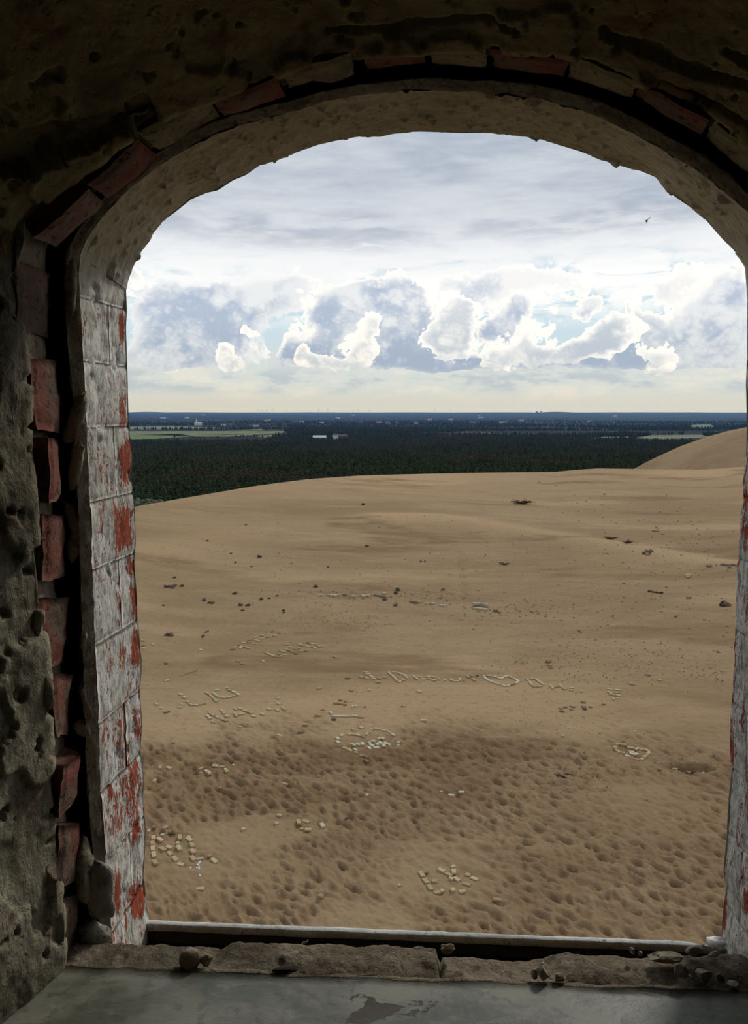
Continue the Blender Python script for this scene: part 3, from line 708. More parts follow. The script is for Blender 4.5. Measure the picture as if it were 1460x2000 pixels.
crack = np.exp(-((U4 - (on_plane(858, 1870, .79)[0])) / .0022) ** 2)
Z4 -= crack * .012
# hollows under the bank, seen as dark pockets in the front
G = loc2w(U4, V4, Z4)
link('mortar_bank', mesh_np('mortar_bank', G, grid_quads(nu, nv, True)), M['rubble'], sill, True)
# thin crumbled edge of bedding mortar along the slate
nu = 300; uu = np.linspace(-.42, .62, nu); a = np.linspace(0, pi, 8)
rr_ = .0016 + .0018 * np.clip(fbm(np.stack([uu * 40, uu * 0 + 8, uu * 0], 1), 1, 4, .6, 71), -.8, 1)
vcn = np.interp(uu, [fu0, fu1], [fv0, fv1]) - .001 + .004 * fbm(np.stack([uu * 16, uu * 0 + 3, uu * 0], 1), 1, 4, .6, 4)
G = loc2w(np.repeat(uu[:, None], 8, 1), vcn[:, None] - np.cos(a)[None] * rr_[:, None] * 1.6, ZS - .0005 + np.sin(a)[None] * rr_[:, None] * .8)
link('bedding_edge', mesh_np('bedding_edge', G, grid_quads(nu, 8)), M['rubble'], sill, True)

def lump(name, c, r, mat, parent=None, seed=0, rot=(0, 0, 0), rough_=.3, sub=3, sharp=0.0):
    """irregular stone or mortar lump"""
    import bmesh
    from mathutils import Euler
    bm = bmesh.new(); bmesh.ops.create_icosphere(bm, subdivisions=sub, radius=1)
    V = np.array([v.co for v in bm.verts])
    if sharp:
        rs = np.random.default_rng(seed)
        for _ in range(9):
            n = rs.normal(size=3); n /= np.linalg.norm(n); d = rs.uniform(.45, .8); k = V @ n - d; V = V - np.clip(k, 0, None)[:, None] * n * sharp
    V = V * (1 + rough_ * fbm(V, 1.3, 3, .55, seed)[:, None]) + .04 * rough_ * 3 * fbm(V, 5, 2, .5, seed + 3)[:, None] * V
    V = V * np.array(r); R = np.array(Euler(rot).to_matrix()); V = V @ R.T
    for v, q in zip(bm.verts, V): v.co = q
    me = bpy.data.meshes.new(name); bm.to_mesh(me); bm.free()
    o = link(name, me, mat, parent, not sharp); o.location = tuple(c); return o
def at_plane(px, py, v): u, z = on_plane(px, py, v); return loc2w(u, v, z)
# grey lump of mortar at the foot of the left rebate, and fillings of the corner
lump('mortar_lump', at_plane(196, 1745, .808), (.017, .007, .034), M['greymortar'], wall_front, 5, (0, 0, .2), .5)
lump('mortar_lump', at_plane(182, 1828, .80), (.018, .010, .016), M['greymortar'], wall_front, 6, (0, 0, .2), .6)
lump('mortar_lump', at_plane(166, 1700, .808), (.012, .014, .03), M['mortar'], wall_front, 7, (0, 0, .2), .7)
lump('mortar_lump', at_plane(1310 + 85, 1840, .90), (.012, .01, .006), M['lime'], wall_front, 8, (0, 0, .2), .5)
# torn flakes of render along the left rebate
rf = random.Random(4)
for k, (x, y, w, h, tl) in enumerate([(140, 560, 11, 60, .1), (146, 820, 16, 50, .4), (140, 1010, 14, 34, -.3), (146, 1060, 14, 40, .35), (150, 905, 12, 50, .2), (168, 1370, 8, 42, -.25), (163, 1425, 13, 26, -.6), (165, 1250, 7, 22, .2),
                                   (78, 1380, 14, 40, .1), (66, 1240, 12, 34, .3), (60, 1340, 10, 50, .0), (20, 470, 20, 60, .2), (40, 960, 20, 28, .3), (72, 1210, 14, 22, .4), (88, 1345, 14, 46, -.1), (46, 1660, 22, 60, -.25), (90, 1750, 26, 60, .1)]):
    lump('plaster_flake', at_plane(x, y, V1 - .006 if x > 120 else VO - .012), (w * .00055, .004, h * .00055), M['strip'] if x > 120 else M['plaster'], wall_front if x > 120 else wall_left, 40 + k, (0, tl, .2), .6, 2)

# loose things lying on the sill
def loose(name, px, py, zr, r, mat, label, cat, seed, rot=(0, 0, 0), group=None, sharp=0.0, lift=.5):
    r = tuple(q * .72 for q in r); u, v = on_sill(px, py, zr); c = loc2w(u, v, zr + r[2] * lift)
    return tag(lump(name, c, r, mat if mat is M['void'] else M['chip'] if mat is SS else M['chip_brown'], None, seed, rot, .3, 3, 0 if sharp < 0 else 1.0 if mat is not M['void'] else .3), label, cat, group)
SS, MM = M['greymortar'], M['rubble']; M['chip_brown'] = mat_plaster('brown_mortar_chip', (.26, .205, .14), (.34, .28, .19), (.2, .15, .1), 1.5, .4, .1); M['chip'] = mat_plaster('pale_mortar_chip', (.33, .28, .20), (.44, .38, .28), (.22, .18, .12), 1.5, .4, .2)
loose('mortar_chunk', 371, 1884, ZS + .002, (.016, .012, .017), MM, 'rounded lump of crumbled mortar on the left half of the sill edge', 'mortar chunk', 11, (0, 0, 0), None, -1)
loose('mortar_chunk', 402, 1880, ZS + .002, (.013, .010, .010), MM, 'smaller mortar lump just right of the rounded lump at the left of the sill', 'mortar chunk', 12)
loose('slate_fragment', 556, 1897, ZS + .001, (.020, .006, .005), M['void'], 'thin blackish slate fragment lying on the slate edge left of centre', 'slate fragment', 13, (0, 0, .1))
loose('mortar_chunk', 1060, 1907, ZS + .004, (.012, .009, .016), SS, 'pale wedge shaped mortar chip standing at the sill edge right of centre', 'mortar chunk', 14, (.2, .3, .4), None, 1.0)
loose('mortar_chunk', 1044, 1906, ZS + .003, (.006, .006, .008), SS, 'small pale chip leaning left of the wedge shaped mortar chip', 'mortar chunk', 15)
loose('mortar_chunk', 1092, 1912, ZS + .003, (.011, .008, .008), MM, 'squat brown chip right of the wedge shaped mortar chip', 'mortar chunk', 16)
loose('mortar_chunk', 1234, 1862, ZS + .012, (.005, .004, .007), SS, 'tiny upright pale grit stone on the mortar bank right of centre', 'mortar chunk', 17)
loose('mortar_chunk', 1250, 1865, ZS + .012, (.004, .004, .005), SS, 'tiny pale grit stone right beside the upright one on the mortar bank', 'mortar chunk', 18)
loose('mortar_chunk', 1295, 1871, ZS + .012, (.032, .013, .007), SS, 'flat pale mortar flake lying on top of the bank near the right', 'mortar chunk', 19, (0, .05, -.1))
loose('mortar_chunk', 1354, 1862, ZS + .012, (.015, .010, .010), SS, 'dark rounded stone on top of the bank near the right end', 'mortar chunk', 20)
loose('mortar_chunk', 1392, 1868, ZS + .012, (.008, .006, .006), SS, 'small stone on the bank nearest the right end of the ledge', 'mortar chunk', 21)
loose('mortar_chunk', 1330, 1903, ZS + .012, (.010, .008, .012), SS, 'brownish chunk stuck in the front of the bank near the right', 'mortar chunk', 22)
loose('mortar_chunk', 1372, 1915, ZS + .004, (.012, .010, .016), SS, 'pointed chip leaning beside a thin splinter near the right end', 'mortar chunk', 23, (.3, .5, 0), None, 1.0)
loose('mortar_chunk', 1430, 1925, ZS + .003, (.009, .007, .006), SS, 'small chip on the slate edge at the far right', 'mortar chunk', 24)
loose('mortar_chunk', 876, 1858, ZS + .006, (.014, .008, .008), MM, 'crumb of mortar right of the crack in the bank', 'mortar chunk', 25)
loose('mortar_chunk', 1408, 1915, ZS + .004, (.008, .007, .008), MM, 'reddish brick crumb under the right end of the bank', 'brick crumb', 26).data.materials[0] = BR
def stick(name, a, b, r, mat, label, cat, group=None):
    a = np.array(a); b = np.array(b); d = b - a; Ln = np.linalg.norm(d); d = d / Ln
    t1 = np.cross(d, [0, 0, 1.]); t1 /= np.linalg.norm(t1) + 1e-9; t2 = np.cross(d, t1); k = 6; n = 7; V = []
    for i in range(n):
        s = i / (n - 1); rr = r * (1 - .5 * s) * (1 + .2 * sin(i * 2.3)); c = d * Ln * s + t1 * sin(i * 1.7) * r * .8 - d * Ln / 2
        for j in range(k): V.append(c + rr * (cos(2 * pi * j / k) * t1 + sin(2 * pi * j / k) * t2))
    Fc = [(i * k + j, i * k + (j + 1) % k, (i + 1) * k + (j + 1) % k, (i + 1) * k + j) for i in range(n - 1) for j in range(k)] + [tuple(range(k))[::-1], tuple((n - 1) * k + j for j in range(k))]
    o = link(name, mesh(name, V, Fc), mat); o.location = tuple((a + b) / 2); return tag(o, label, cat, group)
M['wood'] = mat_flat('weathered_wood', (.22, .17, .11), .9, .3, 90)
stick('wood_splinter', at_plane(585, 1848, .795), at_plane(602, 1836, .800), .0016, M['wood'], 'short pale wood splinter sticking up behind the cracked mortar bank', 'splinter')
stick('wood_splinter', at_plane(1345, 1904, .765), at_plane(1372, 1928, .758), .0013, M['wood'], 'thin pale splinter leaning on the bank near the right end', 'splinter')

# fly sitting on the arch
def make_fly(c):
    r = tag(empty('fly', tuple(c)), 'tiny black fly sitting on the right side of the plastered arch', 'insect')
    b = lump('body', (0, 0, 0), (.0017, .0009, .0009), M['black'], r, 3, (0, 0, 0), .1, 2)
    for s in (-1, 1):
        w = lump('wing', (-.0006, s * .0009, .0004), (.0014, .0005, .0002), M['black'], r, 4, (0, 0, s * .4), .1, 2)
    return r
M['black'] = mat_flat('black', (.006, .006, .007), .6)
u, z = on_plane(1341, 323, .826); make_fly(loc2w(u, .826, z - .001))

# ================================================================== outside
# crest of the big dune: photographed outline, each bearing at a plausible distance
CR_PX = [(60, 1040), (170, 1014), (265, 990), (400, 966), (500, 949), (600, 936), (700, 929), (850, 925), (950, 923), (1080, 922), (1120, 918), (1165, 915), (1250, 916), (1370, 917), (1460, 911), (1560, 903), (1700, 897), (1900, 895)]
CR_R = [70, 75, 80, 92, 100, 106, 112, 120, 124, 128, 130, 132, 136, 140, 144, 148, 155, 160]
_a, _e = [], []
for x, y in CR_PX: a, e = azel(x, y); _a.append(a); _e.append(e)
_a[0] = -60
def crest_R(a): return np.interp(a, _a, CR_R)
def crest_Z(a): return EYE[2] + crest_R(a) * np.tan(np.radians(np.interp(a, _a, _e)))
def ground_base(x, y):
    """sand level without small relief"""
    r = np.hypot(x, y) + 1e-6; a = np.degrees(np.arctan2(x, y)); Rc = crest_R(a); Zc = crest_Z(a); t = np.clip(r / Rc, 0, 1)
    z = Zc * (t ** 2.2)
    dr = np.clip(r - Rc, 0, None); beyond = np.where(dr < 36, .085 * dr + .0062 * dr * dr, .085 * 36 + .0062 * 1296 + .53 * (dr - 36))
    z = z - beyond
    P = np.stack([x, y, x * 0], -1)
    z = z + fbm(P, 1 / 26, 3, .5, 201, (.8, 1.2, 1)) * .55 * sstep(r, 8, 40) * sstep(Rc - r, 2, 40)
    z = z + fbm(P, 1 / 5.0, 4, .5, 205, (.6, 1.3, 1)) * .10 * sstep(Rc - r, 0, 25)
    return np.maximum(z, -45.5)
TABLE = []
def gbase(x, y):
    """one height: from the table once the fan mesh exists"""
    if not TABLE: return float(ground_base(np.array([float(x)]), np.array([float(y)]))[0])
    Zt, r_l, nr_, na_, a0, da = TABLE
    rr0 = math.hypot(x, y); fi = bisect.bisect(r_l, rr0) - 1; fi = 0 if fi < 0 else min(fi, nr_ - 2); t = (rr0 - r_l[fi]) / (r_l[fi + 1] - r_l[fi]); t = 0. if t < 0 else min(t, 1.)
    j = (atan2(x, y) - a0) / da; j0 = int(min(max(j, 0), na_ - 2)); f = min(max(j - j0, 0.), 1.)
    A, B = Zt[fi], Zt[fi + 1]
    return (A[j0] * (1 - f) + A[j0 + 1] * f) * (1 - t) + (B[j0] * (1 - f) + B[j0 + 1] * f) * t
def to_ground(px, py):
    d = [float(q) for q in ray(px, py)]; t = 8.0; pv = 5.0; ez = float(EYE[2])
    while t < 400:
        if ez + d[2] * t < gbase(d[0] * t, d[1] * t): break
        pv = t; t *= 1.05
    lo, hi = pv, t
    for _ in range(14):
        m_ = (lo + hi) / 2
        if ez + d[2] * m_ < gbase(d[0] * m_, d[1] * m_): hi = m_
        else: lo = m_
    return np.array([d[0] * lo, d[1] * lo])
def gz(x, y): return gbase(x, y)

# sand mesh: fans out from the foot of the tower, finer near it
def dimples(x, y, cell, r0, seed, ang=-.75, dens=.8):
    """footprints: oval dents with a pushed-up rim"""
    gx, gy = np.floor(x / cell).astype(np.int64), np.floor(y / cell).astype(np.int64); h = np.zeros_like(x); zz = gx * 0
    for dx in (-1, 0, 1):
        for dy in (-1, 0, 1):
            cx, cy = gx + dx, gy + dy
            jx = (cx + .5 + .8 * (_h(cx, cy, zz, seed) - .5)) * cell; jy = (cy + .5 + .8 * (_h(cx, cy, zz, seed + 1) - .5)) * cell
            on = _h(cx, cy, zz, seed + 2) < dens; th = ang + .9 * (_h(cx, cy, zz, seed + 3) - .5); sz = r0 * (.7 + .7 * _h(cx, cy, zz, seed + 4))
            X = (x - jx) * np.cos(th) + (y - jy) * np.sin(th); Y = -(x - jx) * np.sin(th) + (y - jy) * np.cos(th)
            q = np.sqrt((X / (sz * 2.1)) ** 2 + (Y / sz) ** 2)
            h += on * (-1.0 * np.exp(-(q ** 2) * 1.6) + .45 * np.exp(-((q - 1.35) / .35) ** 2) * (.4 + .6 * (Y > 0)))
    return h
NR, NA = 1020, 640
rr = 6.5 * (215 / 6.5) ** np.linspace(0, 1, NR) ** .96; aa = np.radians(np.linspace(-31, 41, NA))
Rg, Ag = np.meshgrid(rr, aa, indexing='ij'); Xg, Yg = Rg * np.sin(Ag), Rg * np.cos(Ag)
Zg = ground_base(Xg, Yg); TABLE = [Zg.tolist(), rr.tolist(), NR, NA, float(aa[0]), float(aa[1] - aa[0])]
Wp = np.stack([Xg, Yg, Zg], -1); gpx, gpy = project(Wp)
# trampled zone as seen: lower half, patchy
n_ = fbm(np.stack([Xg, Yg, Xg * 0], -1), 1 / 4.0, 4, .55, 211)
foot = sstep(gpy + n_ * 170 - 40 * sstep(gpx, 900, 1400), 1370, 1470)
foot = foot * (1 - .75 * sstep(n_, .12, .3) * 1.0)
for x, y, rx, ry in ((380, 1690, 160, 70), (860, 1690, 130, 60), (820, 1730, 110, 40), (1240, 1560, 120, 60)): foot = foot * (1 - .75 * np.exp(-((gpx - x) / rx) ** 2 - ((gpy - y) / ry) ** 2))
foot = np.maximum(foot, .8 * np.exp(-((gpx - 1140) / 60) ** 2 - ((gpy - 1515) / 30) ** 2)); foot = np.maximum(foot, .7 * np.exp(-((gpx - 1340) / 80) ** 2 - ((gpy - 1510) / 25) ** 2))
near = sstep(Rg, 75, 40)
d1 = dimples(Xg, Yg, .46, .105, 31); d2 = dimples(Xg, Yg, .27, .06, 57, -.75, .6)
lumpn = fbm(np.stack([Xg, Yg, Xg * 0], -1), 1.6, 4, .55, 221, (.7, 1.2, 1))
Zg = Zg + foot * (d1 * .085 + d2 * .050 + lumpn * .09 - np.abs(fbm(np.stack([Xg * .73 - Yg * .68, (Xg * .68 + Yg * .73) * 2.6, Xg * 0], -1), 1.5, 4, .6, 229)) * .16) + (1 - foot) * lumpn * .012 * near + near * foot * .02
Zg += near * (1 - foot) * .012 * fbm(np.stack([Xg, Yg, Xg * 0], -1), 3.2, 3, .5, 225, (.5, 1.5, 1))
# low blown ridge crossing the far sand, hollow with broken edge, single line of tracks
def polydist(px, py, pts):
    d = np.full(px.shape, 1e9)
    for (x0, y0), (x1, y1) in zip(pts[:-1], pts[1:]):
        t = np.clip(((px - x0) * (x1 - x0) + (py - y0) * (y1 - y0)) / ((x1 - x0) ** 2 + (y1 - y0) ** 2), 0, 1); d = np.minimum(d, np.hypot(px - x0 - t * (x1 - x0), py - y0 - t * (y1 - y0)))
    return d
ridge_px = [(740, 1016), (850, 1018), (920, 1022), (990, 1036), (1060, 1047), (1150, 1060), (1210, 1070), (1300, 1085), (1440, 1110), (1520, 1125)]
ridge_w = np.array([to_ground(*p) for p in ridge_px])
dr_ = polydist(Xg, Yg, ridge_w); Zg += .35 * np.exp(-(dr_ / 2.6) ** 2)
# second faint swell on the left
sw = np.array([to_ground(*p) for p in [(262, 1085), (420, 1050), (560, 1030), (700, 1022), (860, 1016)]]); ds_ = polydist(Xg, Yg, sw); Zg += .22 * np.exp(-(ds_ / 3.0) ** 2)
hx, hy = to_ground(1345, 1499); dxh = (Xg - hx); dyh = (Yg - hy); q = np.sqrt((dxh / .75) ** 2 + (dyh / .32) ** 2)
Zg += -.34 * np.exp(-q ** 4) + .05 * np.exp(-((q - 1.3) / .3) ** 2)
for k in range(20):                                              # line of old tracks
    tx, ty = to_ground(894 + 4 * sin(k * 1.9) + k * .4, 1078 + k * 4.6); dd = np.hypot(Xg - tx, (Yg - ty) * .7); Zg -= .10 * np.exp(-(dd / .28) ** 2)
bx = np.exp(-q ** 2)
pale = np.clip(.75 * np.exp(-(dr_ / 2.4) ** 2) + .45 * np.exp(-(ds_ / 3.5) ** 2) + .6 * sstep(fbm(np.stack([Xg, Yg, Xg * 0], -1), 1 / 14, 5, .6, 231, (.5, 1.8, 1)), .05, .4) + .5 * sstep(gpy, 1000, 940), 0, 1) * (1 - .6 * foot)
damp = np.clip(foot * .75 * sstep(gpy, 1380, 1520) + .8 * sstep(fbm(np.stack([Xg, Yg, Xg * 0], -1), 1 / 8, 5, .6, 233, (.5, 1.6, 1)), .08, .4), 0, 1)
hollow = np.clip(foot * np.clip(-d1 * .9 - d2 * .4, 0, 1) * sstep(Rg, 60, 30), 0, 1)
sand_me = mesh_np('sand_dune', np.stack([Xg, Yg, Zg], -1), grid_quads(NR, NA, True))
attr(sand_me, 'pale', pale); attr(sand_me, 'damp', damp); attr(sand_me, 'hollow', np.maximum(hollow * .95, np.exp(-(q / .9) ** 4)))  # hollow: mask for the shade painted into dents and the scooped pit
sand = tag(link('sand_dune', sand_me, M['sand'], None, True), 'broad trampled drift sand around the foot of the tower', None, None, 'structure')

# steeper dune rising at the right beyond the crest
HP = [(1150, 940), (1235, 918), (1260, 904), (1290, 889), (1330, 871), (1380, 853), (1420, 842), (1460, 834), (1520, 826), (1620, 820), (1800, 818)]
ha, he = zip(*[azel(x, y) for x, y in HP]); RH = 205.0
na, nr = 200, 90
A_ = np.radians(np.linspace(ha[0], 41, na)); r_ = np.linspace(140, 330, nr)
RR, AA = np.meshgrid(r_, A_, indexing='ij'); top = EYE[2] + RH * np.tan(np.radians(np.interp(np.degrees(AA), ha, he)))
s1 = sstep(RR, 128, RH); zf = -16 + (top + 16) * (s1 ** .8); zb = top - .012 * (RR - RH) ** 2
ZZ = np.where(RR < RH, zf, np.maximum(zb, top - 40 - (RR - 250) * .3))
Xh, Yh = RR * np.sin(AA), RR * np.cos(AA); ZZ = ZZ + fbm(np.stack([Xh, Yh, Xh * 0], -1), .06, 4, .5, 241) * .25 * sstep(np.abs(RR - RH), 0, 12)
me = mesh_np('sand_hill', np.stack([Xh, Yh, ZZ], -1), grid_quads(nr, na, True)); attr(me, 'pale', np.zeros(ZZ.size)); attr(me, 'damp', np.zeros(ZZ.size)); attr(me, 'hollow', np.zeros(ZZ.size))
tag(link('sand_hill', me, M['sand'], None, True), 'steeper smooth dune rising at the right behind the crest', None, None, 'structure')

# ------------------------------------------------------------------ countryside beyond
def plain_z(r, a):
    """a in degrees"""
    P = np.stack([r * np.sin(np.radians(a)) / 1000, r * np.cos(np.radians(a)) / 1000, r * 0], -1)
    z = -45 + fbm(P, .9, 4, .5, 251) * 5 * sstep(r, 2500, 6000) + sstep(r, 6000, 20000) * 46
    z = z + np.exp(-((a - azel(1090, 803)[0]) / 2.4) ** 2) * np.exp(-((r - 12500) / 900) ** 2) * 52
    z = z + np.exp(-((a - azel(290, 803)[0]) / 2.2) ** 2) * np.exp(-((r - 15500) / 900) ** 2) * 30
    z = z + np.exp(-((a - azel(950, 803)[0]) / 4.0) ** 2) * np.exp(-((r - 14000) / 900) ** 2) * 14
    z = z + fbm(P, .35, 4, .55, 255) * 16 * sstep(r, 8000, 12000)
    return z
nr, na = 260, 260
r_ = 230 * (27000 / 230) ** np.linspace(0, 1, nr); a_ = np.linspace(-40, 52, na); RR, AA = np.meshgrid(r_, a_, indexing='ij')
Zp = plain_z(RR, AA)
me = mesh_np('countryside', np.stack([RR * np.sin(np.radians(AA)), RR * np.cos(np.radians(AA)), Zp], -1), grid_quads(nr, na, True))
plain = tag(link('countryside', me, M['plain'], None, True), 'flat dark farmland and woods reaching to the horizon', None, None, 'structure')
def to_plain(px, py, z=-45.0):
    d = ray(px, py); t = (z - EYE[2]) / d[2]; return EYE[:2] + d[:2] * t
M['grass'] = mat_flat('pasture', (.11, .16, .055), .95, .3, .02)
M['stubble'] = mat_flat('dull_field', (.13, .145, .075), .95, .3, .02)
M['scrub'] = mat_flat('dune_scrub', (.07, .08, .05), .95, .4, .4)
FIELDS = [([(235, 858), (235, 850), (350, 848), (380, 852), (300, 857)], 'grass'), ([(235, 849), (235, 842), (560, 842), (545, 847), (350, 851)], 'stubble'), ([(235, 839), (235, 834), (330, 832), (420, 835), (430, 838)], 'stubble'),
          ([(330, 852), (450, 848), (520, 848), (440, 853)], 'grass'), ([(495, 852), (530, 849), (542, 851), (520, 854)], 'grass'), ([(440, 841), (510, 838), (520, 841)], 'stubble'),
          ([(1240, 856), (1270, 850), (1370, 849), (1385, 854), (1300, 858)], 'stubble'), ([(1345, 838), (1352, 830), (1385, 829), (1400, 836)], 'grass'), ([(1140, 858), (1180, 853), (1240, 853), (1220, 857)], 'stubble')]
FW = []
for k, (pts, mt) in enumerate(FIELDS):
    w = [to_plain(x, y, -44.6) for x, y in pts]; FW.append(np.array(w))
    me = mesh('field', [(p[0], p[1], -44.4) for p in w] + [(p[0], p[1], -46) for p in w], [tuple(range(len(w)))] + [(i, (i + 1) % len(w), len(w) + (i + 1) % len(w), len(w) + i) for i in range(len(w))])
    link('field', me, M[mt], plain)
def in_poly(x, y, poly):
    ins = np.zeros(np.shape(x), bool); n = len(poly); j = n - 1
    for i in range(n):
        xi, yi = poly[i]; xj, yj = poly[j]
        c = ((yi > y) != (yj > y)) & (x < (xj - xi) * (y - yi) / (yj - yi + 1e-9) + xi); ins ^= c; j = i
    return ins

# ---- trees: bumpy layered crown over a trunk
def tree_mesh(seed, h=7.0):
    import bmesh
    rs = random.Random(seed); bm = bmesh.new(); nb = rs.randint(5, 7)
    for k in range(nb):
        s = k / (nb - 1); r = (1.9 - 1.35 * s) * rs.uniform(.85, 1.15); z = h * (.28 + .60 * s)
        bmesh.ops.create_icosphere(bm, subdivisions=2, radius=1)
        vs = bm.verts[-42:] if False else list(bm.verts)[k * 42:(k + 1) * 42] if False else list(bm.verts)[-162:] if False else None
        n0 = len(bm.verts) - 42
        vs = list(bm.verts)[n0:]
        ox, oy = rs.uniform(-.7, .7) * (1 - s * .7), rs.uniform(-.7, .7) * (1 - s * .7)
        for v in vs:
            j = 1 + rs.uniform(-.22, .25); v.co = (v.co.x * r * j + ox, v.co.y * r * j + oy, v.co.z * r * .62 * j + z)
    me = bpy.data.meshes.new('pine_tree'); bm.to_mesh(me); bm.free(); me.materials.append(M['tree'])
    return me
def add_trunk(me0, h=7.0):
    import bmesh
    bm = bmesh.new(); bm.from_mesh(me0)
    r = bmesh.ops.create_cone(bm, segments=6, radius1=.16, radius2=.08, depth=h * .5, cap_ends=True)
    for v in r['verts']: v.co.z += h * .25 - .2
    fs = {f for v in r['verts'] for f in v.link_faces}
    for f in fs: f.material_index = 1
    bm.to_mesh(me0); bm.free(); me0.materials.append(M['trunk'])
TM = [tree_mesh(k) for k in range(6)]
for t_ in TM: add_trunk(t_)
def forest_points():
    pts = []
    r = 400.0
    while r < 5200:
        sp = 5.2 + (r - 400) * .0042 if r < 1900 else 9 + (r - 1900) * .010
        a = radians(-21.5)
        while a < radians(29.5):
            rj = r + RNG.uniform(-.45, .45) * sp; aj = a + RNG.uniform(-.45, .45) * sp / r
            pts.append((rj * sin(aj), rj * cos(aj))); a += sp / r
        r += sp * .9
    return np.array(pts)
FP = forest_points(); fr = np.hypot(FP[:, 0], FP[:, 1]); fa = np.degrees(np.arctan2(FP[:, 0], FP[:, 1]))
keep = np.ones(len(FP), bool)
for w in FW: keep &= ~in_poly(FP[:, 0], FP[:, 1], w)
belt = fbm(np.stack([FP[:, 0], FP[:, 1], FP[:, 0] * 0], -1), 1 / 260., 3, .55, 261, (.5, 1.8, 1))
keep &= (fr < 1850) | (belt > .02)
# woods end at the fields on the left and at the right
lx, ly = project(np.stack([FP[:, 0], FP[:, 1], np.full(len(FP), -45.)], -1))
keep &= ~((lx < 560) & (ly < 864) & (ly > 831) & (belt < .28)) & ~((lx > 1240) & (ly < 864) & (ly > 848) & (belt < .2))
FP, fr, fa = FP[keep], fr[keep], fa[keep]
tx_, ty_ = project(np.stack([FP[:, 0], FP[:, 1], np.full(len(FP), -38.)], -1))
crest_y = np.interp(tx_, [p[0] for p in CR_PX], [p[1] for p in CR_PX]); hill_y = np.interp(tx_, [p[0] for p in HP], [p[1] for p in HP], left=2000)
vis = (ty_ < np.minimum(crest_y, hill_y) - 4) & (tx_ > 262) & (tx_ < 1452)
ok_near = fr > 400
order = np.argsort(fr + 1e6 * ~vis); single = order[:300]; smask = np.zeros(len(FP), bool); smask[single] = True
scl = RNG.uniform(.65, 1.2, len(FP)); rot = RNG.uniform(0, 2 * pi, len(FP))
scl = scl * np.where(fr > 1850, 1.5, 1.0)
for j, k in enumerate(single):
    o = link('pine_tree', TM[j % 6]) if j == 0 else bpy.data.objects.new('pine_tree', TM[j % 6])
    if j: COL.objects.link(o)
    o.location = (FP[k, 0], FP[k, 1], -45.2); o.rotation_euler = (0, 0, rot[k]); o.scale = (scl[k], scl[k], scl[k])
    tag(o, 'dark green pine standing at the near edge of the wood behind the dune crest', 'tree', 'pines at the near edge of the wood')
    if j < 6: globals()['tree_src_%d' % j] = o
rest = np.where(~smask & (tx_ > -150) & (tx_ < 1700))[0]
fm = bpy.data.meshes.new('pine_forest'); fm.vertices.add(len(rest))
fm.vertices.foreach_set('co', np.stack([FP[rest, 0], FP[rest, 1], np.full(len(rest), -45.2)], 1).astype(np.float32).ravel()); fm.update()
attr(fm, 'sc', scl[rest]); attr(fm, 'rt', rot[rest]); attr(fm, 'tint', RNG.uniform(0, 1, len(rest)))
forest = tag(link('pine_forest', fm, None), 'dense dark pine wood filling the plain behind the dune', 'forest', None, 'stuff')
ng = bpy.data.node_groups.new('forest_scatter', 'GeometryNodeTree'); ng.interface.new_socket('Geometry', in_out='INPUT', socket_type='NodeSocketGeometry'); ng.interface.new_socket('Geometry', in_out='OUTPUT', socket_type='NodeSocketGeometry')
gi = ng.nodes.new('NodeGroupInput'); go = ng.nodes.new('NodeGroupOutput'); ip = ng.nodes.new('GeometryNodeInstanceOnPoints')
gj = ng.nodes.new('GeometryNodeGeometryToInstance')
for k in range(5, -1, -1):
    oi = ng.nodes.new('GeometryNodeObjectInfo'); oi.inputs['Object'].default_value = globals()['tree_src_%d' % k]; oi.transform_space = 'ORIGINAL'
    ng.links.new(oi.outputs['Geometry'], gj.inputs[0])
na1 = ng.nodes.new('GeometryNodeInputNamedAttribute'); na1.data_type = 'FLOAT'; na1.inputs[0].default_value = 'sc'
na2 = ng.nodes.new('GeometryNodeInputNamedAttribute'); na2.data_type = 'FLOAT'; na2.inputs[0].default_value = 'rt'
cx = ng.nodes.new('ShaderNodeCombineXYZ'); ng.links.new(na2.outputs[0], cx.inputs[2])
ng.links.new(gi.outputs[0], ip.inputs['Points']); ng.links.new(gj.outputs[0], ip.inputs['Instance']); ip.inputs['Pick Instance'].default_value = True
ng.links.new(cx.outputs[0], ip.inputs['Rotation']); ng.links.new(na1.outputs[0], ip.inputs['Scale']); ng.links.new(ip.outputs[0], go.inputs[0])
md = forest.modifiers.new('scatter', 'NODES'); md.node_group = ng

# ---- farms, church, turbines
M['wall'] = mat_flat('white_render', (.55, .55, .52), .9, .1); M['roofd'] = mat_flat('dark_roof', (.09, .085, .085), .8, .2); M['roofr'] = mat_flat('red_roof', (.20, .08, .06), .9, .2); M['steel'] = mat_flat('white_steel', (.6, .62, .65), .5, .05)
def gable(name, loc, w, d, h, rz, wall, roof, label, cat, group=None):
    r = tag(empty(name, loc, rz), label, cat, group)
    link('wall', boxmesh('wall', -w / 2, w / 2, -d / 2, d / 2, -1, h), wall, r)
    V = [(-w / 2 - .4, -d / 2 - .4, h), (w / 2 + .4, -d / 2 - .4, h), (w / 2 + .4, d / 2 + .4, h), (-w / 2 - .4, d / 2 + .4, h), (-w / 2 - .4, 0, h + d * .4), (w / 2 + .4, 0, h + d * .4)]
    link('roof', mesh('roof', V, [(0, 1, 5, 4), (2, 3, 4, 5), (0, 4, 3), (1, 2, 5), (0, 3, 2, 1)]), roof, r); return r
def rz_plain(x, y): return float(plain_z(np.array([math.hypot(x, y)]), np.array([degrees(atan2(x, y))]))[0])
